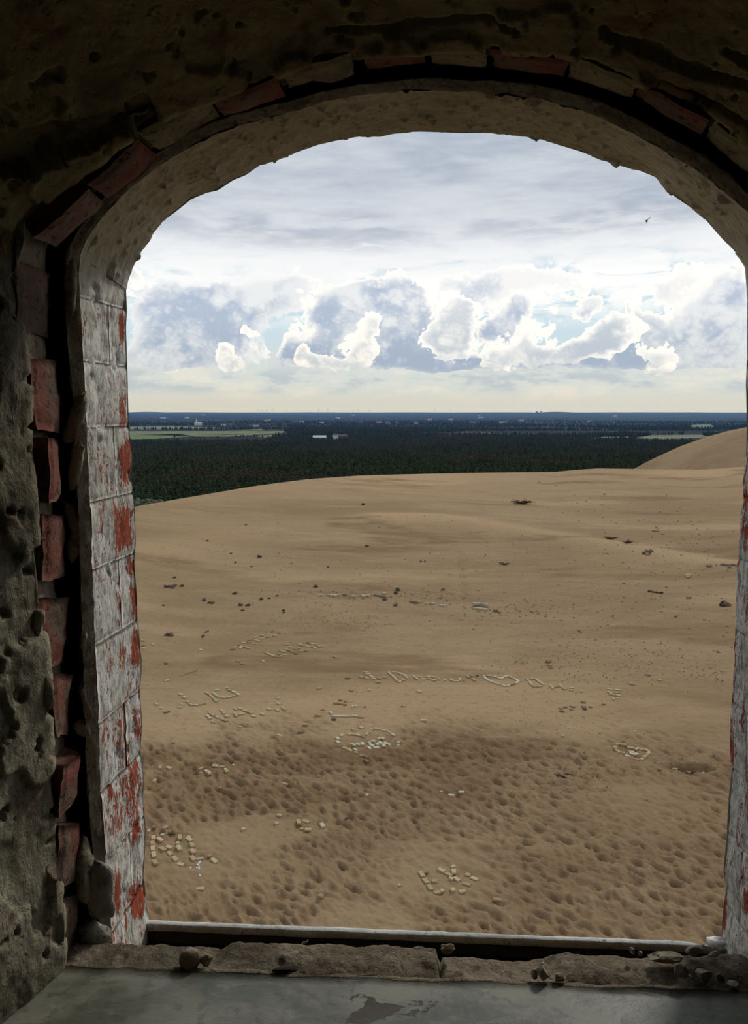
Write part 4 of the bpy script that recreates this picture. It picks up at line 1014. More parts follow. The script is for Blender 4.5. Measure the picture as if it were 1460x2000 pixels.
def far_spot(px, py):
    """first hit of the countryside along a pixel's ray"""
    d = ray(px, py); t = 800.0
    while t < 26000:
        p = EYE + d * t
        if p[2] < rz_plain(p[0], p[1]): break
        t *= 1.01
    return p[0], p[1], rz_plain(p[0], p[1])
FARMS = [(300, 819, 34), (318, 818, 26), (397, 812, 30), (420, 814, 26), (365, 818, 22), (436, 833, 24), (448, 832, 18), (520, 824, 24), (525, 822, 20), (576, 827, 30), (588, 826, 22), (628, 828, 20), (535, 838, 26), (500, 835, 34),
         (660, 818, 20), (702, 827, 24), (740, 828, 26), (757, 829, 22), (775, 829, 18), (812, 829, 30), (838, 822, 28), (925, 829, 34), (978, 828, 22), (985, 827, 26), (1048, 807, 20), (1056, 807, 16), (938, 817, 30), (1105, 818, 26), (1200, 814, 22),
         (880, 821, 26), (640, 816, 24), (1150, 825, 20), (1018, 824, 24), (870, 813, 22), (935, 813, 20), (690, 812, 24), (600, 812, 22)]
for k, (x, y, w) in enumerate(FARMS):
    X_, Y_, Z_ = far_spot(x, y); s_ = math.hypot(X_, Y_) / 3500.; s_ = min(max(s_, .6), 2.2)
    gable('farmhouse', (X_, Y_, Z_ + 4), w * s_ * .8, 11 * s_, 5 * s_, random.uniform(-.4, .4), M['wall'] if k % 3 else M['stubble'], M['roofd'] if k % 4 else M['roofr'], 'small pale farm building far out on the plain', 'house', 'farm buildings scattered over the plain')
X_, Y_ = to_plain(624, 861); gable('barn', (X_, Y_, -41.5), 26, 10, 3.5, -.05, M['stubble'], M['steel'], 'long low white barn at the far edge of the pine wood', 'barn')
X_, Y_ = to_plain(640, 861); gable('barn', (X_ + 14, Y_ + 16, -41), 10, 8, 7, .3, M['wall'], M['roofd'], 'small dark roofed outbuilding at the right end of the white barn', 'barn')
X_, Y_ = to_plain(667, 859); gable('barn', (X_, Y_, -41), 22, 9, 4, .1, M['roofd'], M['roofd'], 'dark low shed right of the white barn by the wood', 'barn')
X_, Y_ = to_plain(388, 831); ch = gable('village_church', (X_, Y_, -44), 26, 12, 9, .1, M['wall'], M['wall'], 'white village church among dark trees left on the plain', 'church')
link('tower', boxmesh('tower', -19, -13, -4, 4, -1, 15), M['wall'], ch)
X_, Y_ = to_plain(381, 831); si = tag(empty('silo', (X_ + 2, Y_ + 20, -44)), 'thin pale silo tower beside the village church', 'silo')
import bmesh
bm = bmesh.new(); bmesh.ops.create_cone(bm, segments=12, radius1=2.6, radius2=2.6, depth=30, cap_ends=True)
for v in bm.verts: v.co.z += 14
me = bpy.data.meshes.new('shaft'); bm.to_mesh(me); bm.free(); link('shaft', me, M['wall'], si)
def turbine(px, k):
    a = azel(px, 806)[0]; R_2 = 15500.; x, y = R_2 * sin(radians(a)), R_2 * cos(radians(a)); r = tag(empty('wind_turbine', (x, y, rz_plain(x, y) - 5), -radians(a)), 'tiny white wind turbine standing on the horizon', 'wind turbine', 'wind turbines along the horizon')
    bm = bmesh.new(); bmesh.ops.create_cone(bm, segments=8, radius1=3.4, radius2=2, depth=75, cap_ends=True)
    for v in bm.verts: v.co.z += 37
    me = bpy.data.meshes.new('tower'); bm.to_mesh(me); bm.free(); link('tower', me, M['steel'], r)
    link('nacelle', boxmesh('nacelle', -2, 2, -5, 5, 73, 78), M['steel'], r)
    for j in range(3):
        t = k * .7 + j * 2 * pi / 3; V = [(-1.6, -6, 0), (1.6, -6, 0), (.5, -6, 36), (-.5, -6, 36), (-1.6, -5, 0), (1.6, -5, 0), (.5, -5, 36), (-.5, -5, 36)]
        V = [(p[0] * cos(t) + p[2] * sin(t), p[1], -p[0] * sin(t) + p[2] * cos(t) + 75.5) for p in V]
        link('blade', mesh('blade', V, [(0, 1, 2, 3), (7, 6, 5, 4), (0, 3, 7, 4), (1, 5, 6, 2), (0, 4, 5, 1), (3, 2, 6, 7)]), M['steel'], r)
for k, px in enumerate([503, 512, 521, 533, 560, 622, 640, 689, 700, 722, 850, 880]): turbine(px, k)
# grey scrub patch at the far left behind the crest
bx_, by_ = to_plain(285, 990, -30)
for k in range(12):
    px, py = 258 + (k % 6) * 11, 982 + (k // 6) * 7; X_, Y_ = to_plain(px, py, -20.); 
    o = lump('scrub_bush', (X_, Y_, -20.), (random.uniform(1.1, 1.5), random.uniform(1.2, 2), random.uniform(.9, 1.5)), M['scrub'], None, k, (0, 0, 0), .6, 3)
    tag(o, 'low grey green bush behind the left crest end', 'bush', 'scrub bushes at the left end of the crest')
sb = mesh_np('scrub_bank', np.array([[(x * 60 - 185 + j * 0, 250 + j * 45, -21.2 - j * 5 - (i == 5) * 6) for j in range(4)] for i, x in enumerate(np.linspace(0, 2.0, 6))]), grid_quads(6, 4, True))
tag(link('scrub_bank', sb, M['scrub'], None, True), 'grassy lower bank behind the left end of the crest', None, None, 'structure')

# ---- haze over the plain
hz = link('ground_haze', boxmesh('ground_haze', -14000, 18000, 700, 27500, -60, 420), None)
mh = bpy.data.materials.new('thin_haze'); mh.use_nodes = True; nt = mh.node_tree; nt.nodes.clear(); o_ = nt.nodes.new('ShaderNodeOutputMaterial'); vs = nt.nodes.new('ShaderNodeVolumeScatter')
vs.inputs['Color'].default_value = (.16, .40, 1.0, 1); vs.inputs['Density'].default_value = 4.2e-5; vs.inputs['Anisotropy'].default_value = .3; nt.links.new(vs.outputs[0], o_.inputs['Volume'])
mh.cycles.homogeneous_volume = True if hasattr(mh.cycles, 'homogeneous_volume') else None
hz.data.materials.append(mh); tag(hz, 'thin bluish haze lying over the distant plain', 'haze', None, 'stuff')

# ================================================================== things lying on the sand
ZL_ = Zg.tolist(); RL_ = rr.tolist()
def surf(x, y):
    """height of the built sand mesh"""
    r0 = math.hypot(x, y); i = min(max(bisect.bisect(RL_, r0), 1), NR - 1); j = (atan2(x, y) - aa0) / aad; j0 = int(min(max(j, 0), NA - 2)); fj = j - j0
    fi = (r0 - RL_[i - 1]) / (RL_[i] - RL_[i - 1])
    return (ZL_[i - 1][j0] * (1 - fj) + ZL_[i - 1][j0 + 1] * fj) * (1 - fi) + (ZL_[i][j0] * (1 - fj) + ZL_[i][j0 + 1] * fj) * fi
aa0 = float(aa[0]); aad = float(aa[1] - aa[0])

def block_mesh(name, seed, l, w, h, broken=0.0):
    """worn brick lying flat: chipped box, about 60 triangles"""
    rs = random.Random(seed); bm = bmesh.new(); bmesh.ops.create_cube(bm, size=1)
    bmesh.ops.bevel(bm, geom=bm.edges[:], offset=.055, segments=1, affect='EDGES')
    for v in bm.verts:
        v.co = (v.co.x * l + rs.uniform(-1, 1) * .004, v.co.y * w + rs.uniform(-1, 1) * .003, v.co.z * h + rs.uniform(-1, 1) * .003)
        if broken and v.co.x > 0: v.co.x -= broken * l * (.3 + .4 * (v.co.y > 0) + .3 * rs.random())
    me = bpy.data.meshes.new(name); bm.to_mesh(me); bm.free(); return me
def mat_oldbrick(name, c1, c2):
    m, nt, b, tc = new_mat(name, .9, .15); r = obj_rand(nt); n1 = noise(nt, tc.outputs['Object'], 18, 4, .6); n2 = noise(nt, tc.outputs['Object'], 60, 3, .6)
    c = mixc(nt, (r * .7 + n1 * .5).ss(.25, .8), c1, c2); c = mixc(nt, n2.ss(.60, .70) * .5, c, (.13, .09, .06)); nt.links.new(c, b.inputs['Base Color']); bump(nt, b, n2, .4, .01); return m
M['sb_pale'] = mat_oldbrick('yellow_brick_worn', (.33, .245, .13), (.44, .35, .205))
M['sb_white'] = mat_oldbrick('mortared_brick_worn', (.39, .34, .22), (.50, .45, .32))
M['sb_pink'] = mat_oldbrick('pinkish_brick_worn', (.38, .22, .13), (.46, .29, .19))
M['sb_brown'] = mat_oldbrick('brown_brick_worn', (.20, .13, .075), (.30, .205, .12))
M['sb_dark'] = mat_oldbrick('dark_stone_worn', (.06, .045, .035), (.12, .09, .065))
M['sb_red'] = mat_oldbrick('red_brick_worn', (.34, .12, .07), (.40, .17, .10))
BM = {}
def brick_me(k, mk, half):
    key = (k, mk, half)
    if key not in BM:
        me = block_mesh('brick', k * 7 + half, 1.0, .112, .058, .12 if half else 0.0); me.materials.append(M['sb_' + mk]); BM[key] = me
    return BM[key]
brs = random.Random(12)
def crop(ox, oy, s): return lambda x, y: (ox + x / s, oy + y / s)
def put_brick(x0, y0, x1, y1, mk, label, group, name='brick', cat='brick', maxl=.24, lift=.030, wide=1.0):
    a = to_ground(x0, y0); b = to_ground(x1, y1); c = (a + b) / 2; d = b - a; Ln = float(np.hypot(*d)); l = min(max(Ln, .085), maxl)
    o = bpy.data.objects.new(name, brick_me(brs.randrange(4), mk, l < .15)); COL.objects.link(o)
    z = surf(c[0], c[1]); gx = (surf(c[0] + .12, c[1]) - surf(c[0] - .12, c[1])) / .24
    o.location = (c[0], c[1], z + lift - .006); o.rotation_euler = (brs.uniform(-.06, .06), brs.uniform(-.07, .07), atan2(d[1], d[0]) + brs.uniform(-.04, .04)); o.scale = (l, wide, 1)
    return tag(o, label, cat, group)
PLACED = []
def row(c, segs, mk, label, group, **kw):
    """segs: traced bricks x0,y0,x1,y1[,kind] in the crop's own pixels; long runs are split into single bricks"""
    for s in segs:
        x0, y0 = c(s[0], s[1]); x1, y1 = c(s[2], s[3]); k = s[4] if len(s) > 4 else mk
        a = to_ground(x0, y0); b = to_ground(x1, y1); Ln = float(np.hypot(*(b - a))); n = max(1, int(round(Ln / .25)))
        for i in range(n):
            t0, t1 = i / n + .02, (i + 1) / n - .02
            put_brick(x0 + (x1 - x0) * t0, y0 + (y1 - y0) * t0, x0 + (x1 - x0) * t1, y0 + (y1 - y0) * t1, k, label, group, **kw)
cE2 = crop(440, 1230, 6.636); cJ = crop(260, 1200, 7.3); cH = crop(640, 1400, 9.125); cK = crop(250, 1580, 6.952); cM = crop(650, 1250, 3.395); cR = crop(1040, 1250, 3.476); cN = crop(650, 1450, 3.395); cG = crop(250, 1450, 3.395); cE = crop(250, 1200, 3.395)
row(cE2, [(55, 262, 130, 262, 'brown'), (85, 235, 150, 240), (120, 220, 215, 245), (185, 215, 240, 235), (240, 225, 315, 250), (155, 205, 190, 195, 'brown'), (215, 180, 265, 170), (275, 165, 320, 175, 'red'), (290, 145, 350, 125), (365, 120, 420, 95, 'pink'),
          (340, 190, 395, 185), (370, 135, 455, 155), (440, 135, 515, 110), (455, 72, 520, 95), (520, 85, 560, 105), (545, 65, 600, 75), (565, 95, 610, 90), (610, 72, 665, 92), (685, 45, 720, 45, 'brown'), (600, 28, 625, 30, 'brown'), (770, 42, 795, 42)],
    'pale', 'weathered brick of the upper slanting word on the sand', 'bricks of the slanting upper word')
row(cE2, [(520, 300, 570, 325), (570, 325, 640, 350), (640, 350, 705, 360), (690, 320, 720, 325), (700, 350, 740, 350), (690, 275, 745, 285), (740, 285, 785, 300), (740, 335, 800, 330), (765, 258, 810, 272), (820, 270, 880, 295, 'brown'), (885, 305, 940, 322, 'brown'),
          (760, 195, 835, 200), (820, 225, 880, 240), (885, 250, 930, 258), (930, 250, 970, 245), (950, 280, 1020, 288), (1020, 285, 1060, 285, 'brown'), (945, 195, 985, 200), (960, 205, 1030, 220), (1030, 215, 1085, 222), (1045, 165, 1100, 180, 'brown'), (1100, 185, 1150, 195),
          (1150, 190, 1195, 190), (1110, 225, 1180, 245), (1175, 205, 1230, 230), (1230, 215, 1290, 220)],
    'pale', 'weathered brick of the second, lower slanting word', 'bricks of the second slanting word')
row(cJ, [(315, 1275, 350, 1300), (375, 1340, 430, 1345), (435, 1410, 520, 1385, 'brown'), (635, 1335, 700, 1325, 'white'), (675, 1290, 715, 1295, 'white'), (650, 1140, 710, 1160), (705, 1185, 760, 1205), (755, 1235, 800, 1275), (800, 1280, 850, 1305), (860, 1300, 940, 1300, 'white'), (940, 1295, 1035, 1275),
         (1030, 1115, 1085, 1150), (1090, 1150, 1140, 1190), (1140, 1195, 1190, 1250), (1160, 1090, 1220, 1085, 'white'), (1140, 1125, 1180, 1165), (1180, 1165, 1235, 1190), (1245, 1190, 1325, 1200), (1330, 1195, 1400, 1185), (1400, 1185, 1460, 1165), (1325, 1060, 1370, 1060),
         (1345, 1075, 1400, 1100), (1400, 1100, 1460, 1130, 'white')], 'pale', 'pale brick of the curved letters beside the left jamb', 'bricks of the curved letters at the left')
row(cE2, [(85, 800, 140, 830, 'white'), (140, 830, 190, 855, 'white')], 'pale', 'pale brick of the curved letters beside the left jamb', 'bricks of the curved letters at the left')
LN = ('pale brick of the zigzag letters below the curved letters', 'bricks of the zigzag letters at the left')
row(cJ, [(1045, 1440, 1105, 1500), (1105, 1520, 1165, 1560), (1075, 1410, 1160, 1455), (1160, 1455, 1240, 1490), (1240, 1490, 1345, 1525), (1245, 1360, 1310, 1430), (1310, 1440, 1365, 1480)], 'pale', *LN)
row(cE2, [(115, 1020, 155, 1050), (120, 1080, 150, 1135), (160, 1018, 230, 1035), (230, 1040, 300, 1075), (300, 1070, 350, 1095), (330, 1110, 400, 1140), (170, 1105, 245, 1095), (450, 1090, 515, 1110), (535, 1025, 605, 1050), (640, 885, 720, 900), (665, 960, 715, 975), (645, 1035, 705, 1065), (735, 1010, 785, 1055)], 'pale', *LN)
LU = ('brick of the straight underline above the large heart', 'bricks of the straight underline')
row(cM, [(0, 508, 60, 510), (70, 510, 115, 508), (120, 505, 165, 505), (165, 512, 205, 515, 'brown')], 'white', *LU); row(cE, [(1340, 675, 1400, 680), (1400, 678, 1455, 680), (1335, 650, 1355, 665)], 'white', *LU)
row(cM, [(5, 420, 35, 425), (35, 425, 65, 425), (70, 430, 90, 435), (40, 400, 60, 405), (75, 408, 92, 410), (125, 445, 140, 448, 'white'), (150, 440, 155, 448, 'white'), (205, 445, 222, 448)], 'brown', 'brownish brick of the cluster above the straight underline', 'bricks above the straight underline')
row(cH, [(150, 370, 200, 420, 'white'), (155, 435, 200, 485, 'white'), (225, 370, 265, 310), (345, 315, 420, 325), (420, 315, 510, 330), (515, 325, 580, 350), (580, 350, 665, 372, 'brown'), (670, 335, 720, 295), (715, 270, 780, 285), (740, 235, 800, 245), (820, 220, 925, 220), (940, 235, 1040, 245),
         (1040, 255, 1135, 290), (1130, 305, 1190, 350), (260, 555, 350, 580), (350, 590, 430, 630), (460, 645, 540, 655), (565, 700, 640, 705, 'brown'), (640, 710, 720, 740, 'brown'), (640, 750, 740, 820, 'brown')],
    'pale', 'brick outlining the large heart on the trampled sand', 'outline bricks of the large heart')
row(cH, [(425, 485, 490, 530), (460, 555, 520, 600), (490, 475, 585, 530), (600, 460, 630, 510), (715, 520, 765, 590, 'white'), (715, 455, 775, 465, 'white'), (735, 485, 820, 530), (805, 545, 920, 550), (775, 440, 850, 455), (865, 475, 905, 510, 'white'), (910, 450, 960, 490), (960, 490, 1020, 545),
         (940, 385, 1000, 410, 'white'), (910, 395, 925, 410, 'white'), (1000, 430, 1050, 490), (1055, 475, 1120, 500, 'white'), (1240, 490, 1280, 495, 'white'), (1255, 440, 1265, 450, 'white')],
    'white', 'pale brick of the letters laid inside the large heart', 'bricks inside the large heart')
row(cH, [(425, 215, 490, 265), (545, 170, 640, 220)], 'pale', 'single brick above the notch of the large heart', 'two bricks above the large heart')
row(cM, [(175, 245, 205, 255), (200, 215, 240, 218), (215, 228, 250, 230), (205, 250, 240, 262), (240, 240, 270, 250), (250, 258, 290, 265), (285, 255, 325, 262), (280, 280, 318, 288), (330, 248, 355, 255), (362, 215, 385, 228), (385, 213, 425, 220), (425, 220, 465, 232), (465, 232, 495, 252), (375, 225, 405, 250),
         (405, 250, 430, 280), (430, 282, 455, 278), (455, 272, 480, 268), (480, 255, 500, 258), (530, 240, 555, 260), (550, 262, 570, 262), (565, 245, 585, 248), (618, 248, 650, 246), (650, 245, 690, 255), (690, 258, 715, 268), (625, 255, 655, 268), (655, 270, 690, 270), (735, 270, 750, 272), (775, 258, 790, 275),
         (790, 272, 815, 278), (815, 278, 845, 272), (840, 255, 845, 268), (862, 272, 875, 272), (885, 240, 910, 255), (905, 238, 935, 242), (920, 258, 945, 272), (950, 238, 965, 240, 'dark')],
    'pale', 'brick of the long word left of the small heart', 'bricks of the long word left of the small heart')
row(cM, [(995, 242, 1010, 240), (1010, 238, 1060, 242), (1060, 242, 1090, 252), (1090, 252, 1118, 262), (1118, 262, 1130, 248), (1130, 245, 1165, 242), (1165, 242, 1195, 258), (1195, 258, 1228, 275), (1228, 278, 1210, 292), (1205, 292, 1180, 303, 'red'), (1175, 300, 1150, 312), (1150, 312, 1110, 300), (1110, 300, 1065, 285),
         (1065, 285, 1025, 268), (1025, 268, 998, 248)], 'white', 'brick outlining the small heart after the long word', 'outline bricks of the small heart')
row(cM, [(1275, 260, 1300, 275), (1300, 265, 1345, 262), (1345, 265, 1375, 285), (1375, 285, 1395, 300), (1300, 278, 1320, 305), (1320, 308, 1350, 316), (1350, 316, 1390, 308)], 'pale', 'brick of the letters right of the small heart', 'bricks of the word right of the small heart')
row(cR, [(118, 310, 140, 335), (140, 325, 175, 320), (180, 305, 200, 325), (200, 330, 228, 340), (250, 345, 272, 343), (248, 328, 278, 330), (318, 352, 342, 355)], 'pale', 'brick of the letters right of the small heart', 'bricks of the word right of the small heart')
row(cR, [(502, 335, 540, 340), (545, 340, 605, 345), (505, 352, 540, 370), (545, 360, 600, 360), (515, 370, 560, 378), (560, 375, 595, 385), (565, 398, 590, 400), (540, 403, 560, 405)], 'pale', 'brick of the compact square right of the long word', 'bricks of the compact square shape')
row(cR, [(100, 148, 115, 155), (100, 170, 130, 178), (105, 188, 138, 192)], 'brown', 'short brick of the stepped trio upper right of the small heart', 'three stepped bricks')
row(cR, [(175, 465, 205, 470), (205, 455, 235, 460), (180, 485, 215, 490), (250, 450, 290, 458), (250, 472, 275, 473), (325, 423, 360, 425), (330, 450, 360, 460), (380, 455, 405, 460), (470, 440, 495, 440), (340, 465, 360, 475, 'dark')], 'brown', 'brown brick of the cluster under the right end of the long word', 'bricks below the right end of the long word')
row(cR, [(560, 720, 590, 718), (590, 722, 640, 728), (640, 735, 690, 742), (690, 742, 720, 735), (720, 740, 760, 745), (760, 745, 792, 765), (792, 765, 770, 790), (770, 790, 735, 812), (735, 812, 700, 805), (700, 805, 665, 790), (665, 790, 625, 778, 'white'), (625, 775, 590, 765), (590, 765, 560, 745), (560, 745, 558, 722),
         (650, 760, 690, 762), (655, 775, 700, 785, 'white'), (695, 765, 715, 780, 'white')], 'pale', 'brick of the flat heart near the right jamb', 'bricks of the heart at the right')
row(cR, [(945, 840, 985, 845), (980, 875, 1025, 885), (1060, 850, 1100, 875), (1100, 880, 1140, 885), (1150, 880, 1190, 900), (1040, 840, 1070, 855, 'brown'), (850, 885, 875, 892, 'brown'), (1030, 862, 1060, 878, 'brown')], 'pale', 'broken brick round the scooped hollow on the right', 'broken bricks round the hollow')
row(cK, [(262, 320, 308, 320), (325, 285, 390, 285, 'brown'), (470, 290, 540, 262, 'pink'), (440, 340, 500, 345), (345, 372, 345, 430, 'pink'), (385, 395, 480, 455), (332, 460, 335, 515), (335, 520, 337, 595), (345, 605, 355, 680), (345, 690, 390, 765), (425, 530, 515, 590), (515, 530, 595, 550), (535, 570, 595, 640), (612, 655, 660, 720),
         (670, 740, 750, 770), (700, 365, 705, 430), (650, 480, 705, 470), (670, 515, 710, 570), (795, 382, 855, 385), (800, 410, 865, 455), (845, 470, 890, 540), (860, 565, 900, 620, 'pink'), (855, 650, 905, 715), (925, 690, 1020, 665), (1115, 665, 1220, 740), (1100, 660, 1115, 620, 'brown')],
    'pale', 'yellowish brick of the lower left letters beside the jamb', 'bricks of the letters at the lower left')
row(cK, [(920, 1080, 1035, 1080)], 'pink', 'lone pinkish brick below the sparkling glass at the lower left', None)
row(cG, [(177, 230, 176, 252), (212, 155, 212, 185, 'pink'), (250, 165, 290, 185), (470, 212, 495, 216), (514, 180, 532, 200, 'white'), (470, 190, 495, 175), (558, 168, 598, 172), (600, 158, 640, 162), (645, 168, 658, 210), (690, 155, 705, 160), (528, 208, 545, 235)], 'pale', 'yellowish brick of the sparse letters above the lower left word', 'bricks of the sparse letters at the left')
row(cG, [(985, 480, 1018, 485), (980, 535, 990, 550), (1155, 522, 1200, 535), (1170, 582, 1215, 585), (1140, 570, 1165, 575), (1125, 520, 1135, 550)], 'pale', 'brick of the small half buried ring left of the bottom centre', 'bricks of the half buried ring')
row(cN, [(575, 865, 600, 900), (600, 905, 630, 945), (630, 950, 655, 990), (670, 1005, 712, 998), (712, 992, 738, 992), (655, 930, 692, 928), (612, 868, 635, 872, 'brown'), (697, 845, 740, 865), (742, 868, 788, 890), (768, 905, 800, 915), (800, 900, 838, 925), (800, 848, 802, 880), (790, 820, 805, 835), (875, 875, 912, 885),
         (915, 895, 960, 915), (858, 938, 910, 950), (790, 980, 800, 1002), (832, 1000, 882, 992)], 'pale', 'yellowish brick of the short word above the sill', 'bricks of the short word at the bottom')
row(cN, [(765, 352, 805, 358, 'white'), (832, 343, 870, 345, 'white'), (705, 325, 730, 325, 'pink')], 'white', 'brick of the line of three above the bottom word', 'three bricks in a line')
SING = [(cE2, 465, 400, 510, 420, 'white', 'short pale brick alone below the second slanting word'), (cE2, 1390, 355, 1440, 360, 'pale', 'lone brick to the right of the two slanting words'), (cE2, 1190, 770, 1245, 755, 'pale', 'lone tilted brick between the slanting words and the underline'),
        (cE2, 135, 400, 180, 430, 'brown', 'upper of two thin brown bricks end to end below the upper word'), (cE2, 180, 430, 240, 458, 'brown', 'lower of two thin brown bricks end to end below the upper word'), (cJ, 435, 960, 520, 940, 'pale', 'lone tilted brick near the jamb above the curved letters'),
        (cJ, 935, 510, 975, 515, 'white', 'small pale brick end far up beside the upper word'), (cJ, 255, 430, 300, 440, 'pale', 'lone brick right of the small heap beside the left jamb'), (cJ, 130, 490, 170, 495, 'white', 'lowest pale brick of the heap touching the left jamb'), (cJ, 105, 370, 165, 385, 'pale', 'topmost brick of the heap touching the left jamb'),
        (cJ, 115, 450, 165, 452, 'brown', 'dark brick in the middle of the heap touching the left jamb'), (cE2, 155, 1255, 215, 1265, 'pale', 'lone brick below the zigzag letters'), (cE2, 1005, 1245, 1075, 1250, 'pale', 'flat pale brick left of the straight underline'), (cE2, 925, 1330, 1030, 1340, 'brown', 'dark edged brick between zigzag letters and large heart'),
        (cE2, 665, 1350, 735, 1370, 'pale', 'brick just left of the dark edged one below the zigzag letters'), (cE2, 1240, 1040, 1290, 1045, 'brown', 'brown half brick left of the underline'), (cE2, 1165, 1110, 1240, 1120, 'brown', 'thin brown brick left of the underline start'), (cE2, 1370, 1165, 1430, 1160, 'dark', 'dark half brick right below the start of the underline'),
        (cE2, 1405, 955, 1455, 965, 'brown', 'brick at the left end of the loose cluster above the underline'), (cM, 555, 340, 588, 350, 'pale', 'lone brick below the middle of the long word'), (cM, 232, 335, 252, 338, 'pale', 'small brick below the start of the long word'), (cM, 105, 330, 135, 345, 'brown', 'thin brown brick at the left below the long word'),
        (cM, 582, 535, 622, 537, 'white', 'lone whitish brick halfway between the long word and the large heart'), (cM, 455, 440, 480, 445, 'pale', 'roundish pale stone right of the cluster above the underline'), (cM, 80, 255, 118, 256, 'brown', 'flat brown brick at the left of the long word'), (cR, 195, 650, 218, 655, 'white', 'small white stone block below the right cluster'),
        (cR, 688, 625, 702, 630, 'white', 'tiny white stone above the heart at the right'), (cR, 840, 268, 880, 282, 'pale', 'brick with a dark side far up on the right'), (cR, 762, 232, 805, 245, 'brown', 'thin brick up left of the dark sided one on the right'), (cR, 655, 298, 690, 312, 'brown', 'thin brown brick above the compact square shape'),
        (cG, 1020, 268, 1060, 278, 'pale', 'half buried yellowish brick on the trampled sand left of centre'), (cG, 1265, 1040, 1295, 1050, 'brown', 'dark brown half brick just above the sill left of centre'), (cG, 755, 575, 775, 585, 'pale', 'small brick end on the trampled sand at the lower left'), (cG, 1280, 545, 1295, 570, 'white', 'white brick end right of the half buried ring'),
        (cN, 1060, 1040, 1115, 1045, 'brown', 'half buried brick right of the bottom word'), (cN, 430, 945, 450, 955, 'pink', 'small pinkish brick left of the bottom word'), (cN, 215, 362, 235, 365, 'pale', 'small pale brick on the trampled sand below the large heart'), (cJ, 450, 700, 480, 712, 'dark', 'small dark stone above the lone tilted brick near the left jamb')]
for c, x0, y0, x1, y1, mk, lab in SING: a = c(x0, y0); b = c(x1, y1); put_brick(a[0], a[1], b[0], b[1], mk, lab, None)

# stones
STM = [None] * 4
def stone(px, py, r, label, group=None, mk='dark', name='stone', cat='stone'):
    p = to_ground(px, py); k = brs.randrange(4)
    if STM[k] is None: STM[k] = lump('stone', (0, 0, 0), (1, .8, .6), None, None, 500 + k, (0, 0, 0), .4, 2, 1.0); SRC.append(STM[k])
    me = STM[k].data.copy() if False else STM[k].data
    key = (k, mk)
    if key not in STC: m2 = me.copy(); m2.materials.clear(); m2.materials.append(M['sb_' + mk]); STC[key] = m2
    o = bpy.data.objects.new(name, STC[key]); COL.objects.link(o); o.scale = (r, r, r); o.location = (p[0], p[1], surf(p[0], p[1]) + r * .28); o.rotation_euler = (0, 0, brs.uniform(0, 6)); return tag(o, label, cat, group)
SRC, STC = [], {}
cF = crop(250, 950, 2.433)
for x, y in [(180, 480), (200, 478), (222, 475), (255, 475), (210, 483)]: p = cF(x, y); stone(p[0], p[1], .20, 'dark stone of the short line near the left jamb', 'short line of dark stones')
for x, y, r in [(362, 542, .2), (385, 555, .16), (400, 555, .2), (507, 511, .18), (533, 566, .2), (570, 566, .2), (543, 591, .13), (635, 538, .2), (670, 533, .13), (708, 520, .13), (220, 435, .15), (168, 566, .12), (740, 590, .12), (740, 600, .12)]:
    p = cF(x, y); stone(p[0], p[1], r, 'small dark stone scattered above the slanting words', 'dark stones scattered at the left')
for x, y, r in [(623, 338, .25), (512, 363, .15), (488, 322, .15), (585, 382, .12), (375, 271, .15), (1115, 88, .3), (1135, 286, .2), (893, 478, .25), (560, 190, .15), (1390, 358, .12), (1410, 358, .12), (950, 385, .12)]:
    p = cF(x, y); stone(p[0], p[1], r, 'tiny dark stone on the smooth upper slope of the dune', 'tiny dark stones on the upper slope')
for x, y, r in [(1280, 493, .26), (1273, 510, .2), (1272, 568, .2), (1218, 540, .2)]: p = cF(x, y); stone(p[0], p[1], r, 'dark stone beside the row of planks', 'dark stones beside the row of planks')
stone(327, 1241, .19, 'left half of the pair of dark stones near the left jamb'); stone(333, 1241, .20, 'right half of the pair of dark stones near the left jamb'); stone(397, 1243, .15, 'round dark stone right of the dark pair near the left jamb')
stone(391 + 5, 1245 - 8 + 8, .001 + .08, 'small dark pebble beside the round dark stone near the left jamb')
p = cF(373, 692); put_brick(p[0] - 5, p[1] + 1, p[0] + 5, p[1] - 1, 'dark', 'dark oblong stone above the round one near the left jamb', None, 'stone', 'stone')
p = cF(343, 778); stone(p[0], p[1], .1, 'pale little stone below the round dark stone at the left', None, 'pale'); p = cF(980, 814); stone(p[0], p[1], .16, 'pale rounded stone right of the second slanting word', None, 'pale')
cP = crop(850, 900, 2.393)
for x, y, r in [(565, 118, .15), (705, 190, .15), (790, 158, .2), (1050, 240, .15), (1062, 344, .2), (1275, 507, .25), (880, 575, .15), (530, 940, .2), (1320, 895, .14), (670, 795, .12), (280, 705, .2), (300, 712, .12), (395, 705, .12), (450, 708, .16), (480, 713, .12), (880, 640, .1), (1255, 745, .12), (1125, 730, .14), (35, 605, .2), (485, 100, .15)]:
    p = cP(x, y); stone(p[0], p[1], r, 'small brown stone on the right half of the dune', 'brown stones over the right half of the dune', 'brown')
for x, y, mk in [(985, 440, 'brown'), (975, 447, 'dark'), (998, 448, 'dark'), (1005, 442, 'brown'), (990, 452, 'pale')]: p = cP(x, y); stone(p[0], p[1], .24, 'stone of the little heap beside the pale ridge', 'little stone heap by the ridge', mk)
for x, y in [(1172, 540), (1180, 548), (1188, 540), (1178, 535)]: p = cP(x, y); stone(p[0], p[1], .22, 'pale stone of the light heap on the right', 'pale stone heap on the right', 'pale')
for x, y in [(1345, 672), (1355, 676), (1365, 678), (1352, 668), (1340, 680)]: p = cP(x, y); stone(p[0], p[1], .26, 'dark stone in the dark heap beside the right jamb', 'dark stone heap at the right jamb')
for x in (1000, 1015, 1030, 1045, 1055): p = cP(x, 612 + (x - 1000) * .15); stone(p[0], p[1], .16, 'dark stone in the even row on the right half of the slope', 'even row of dark stones')
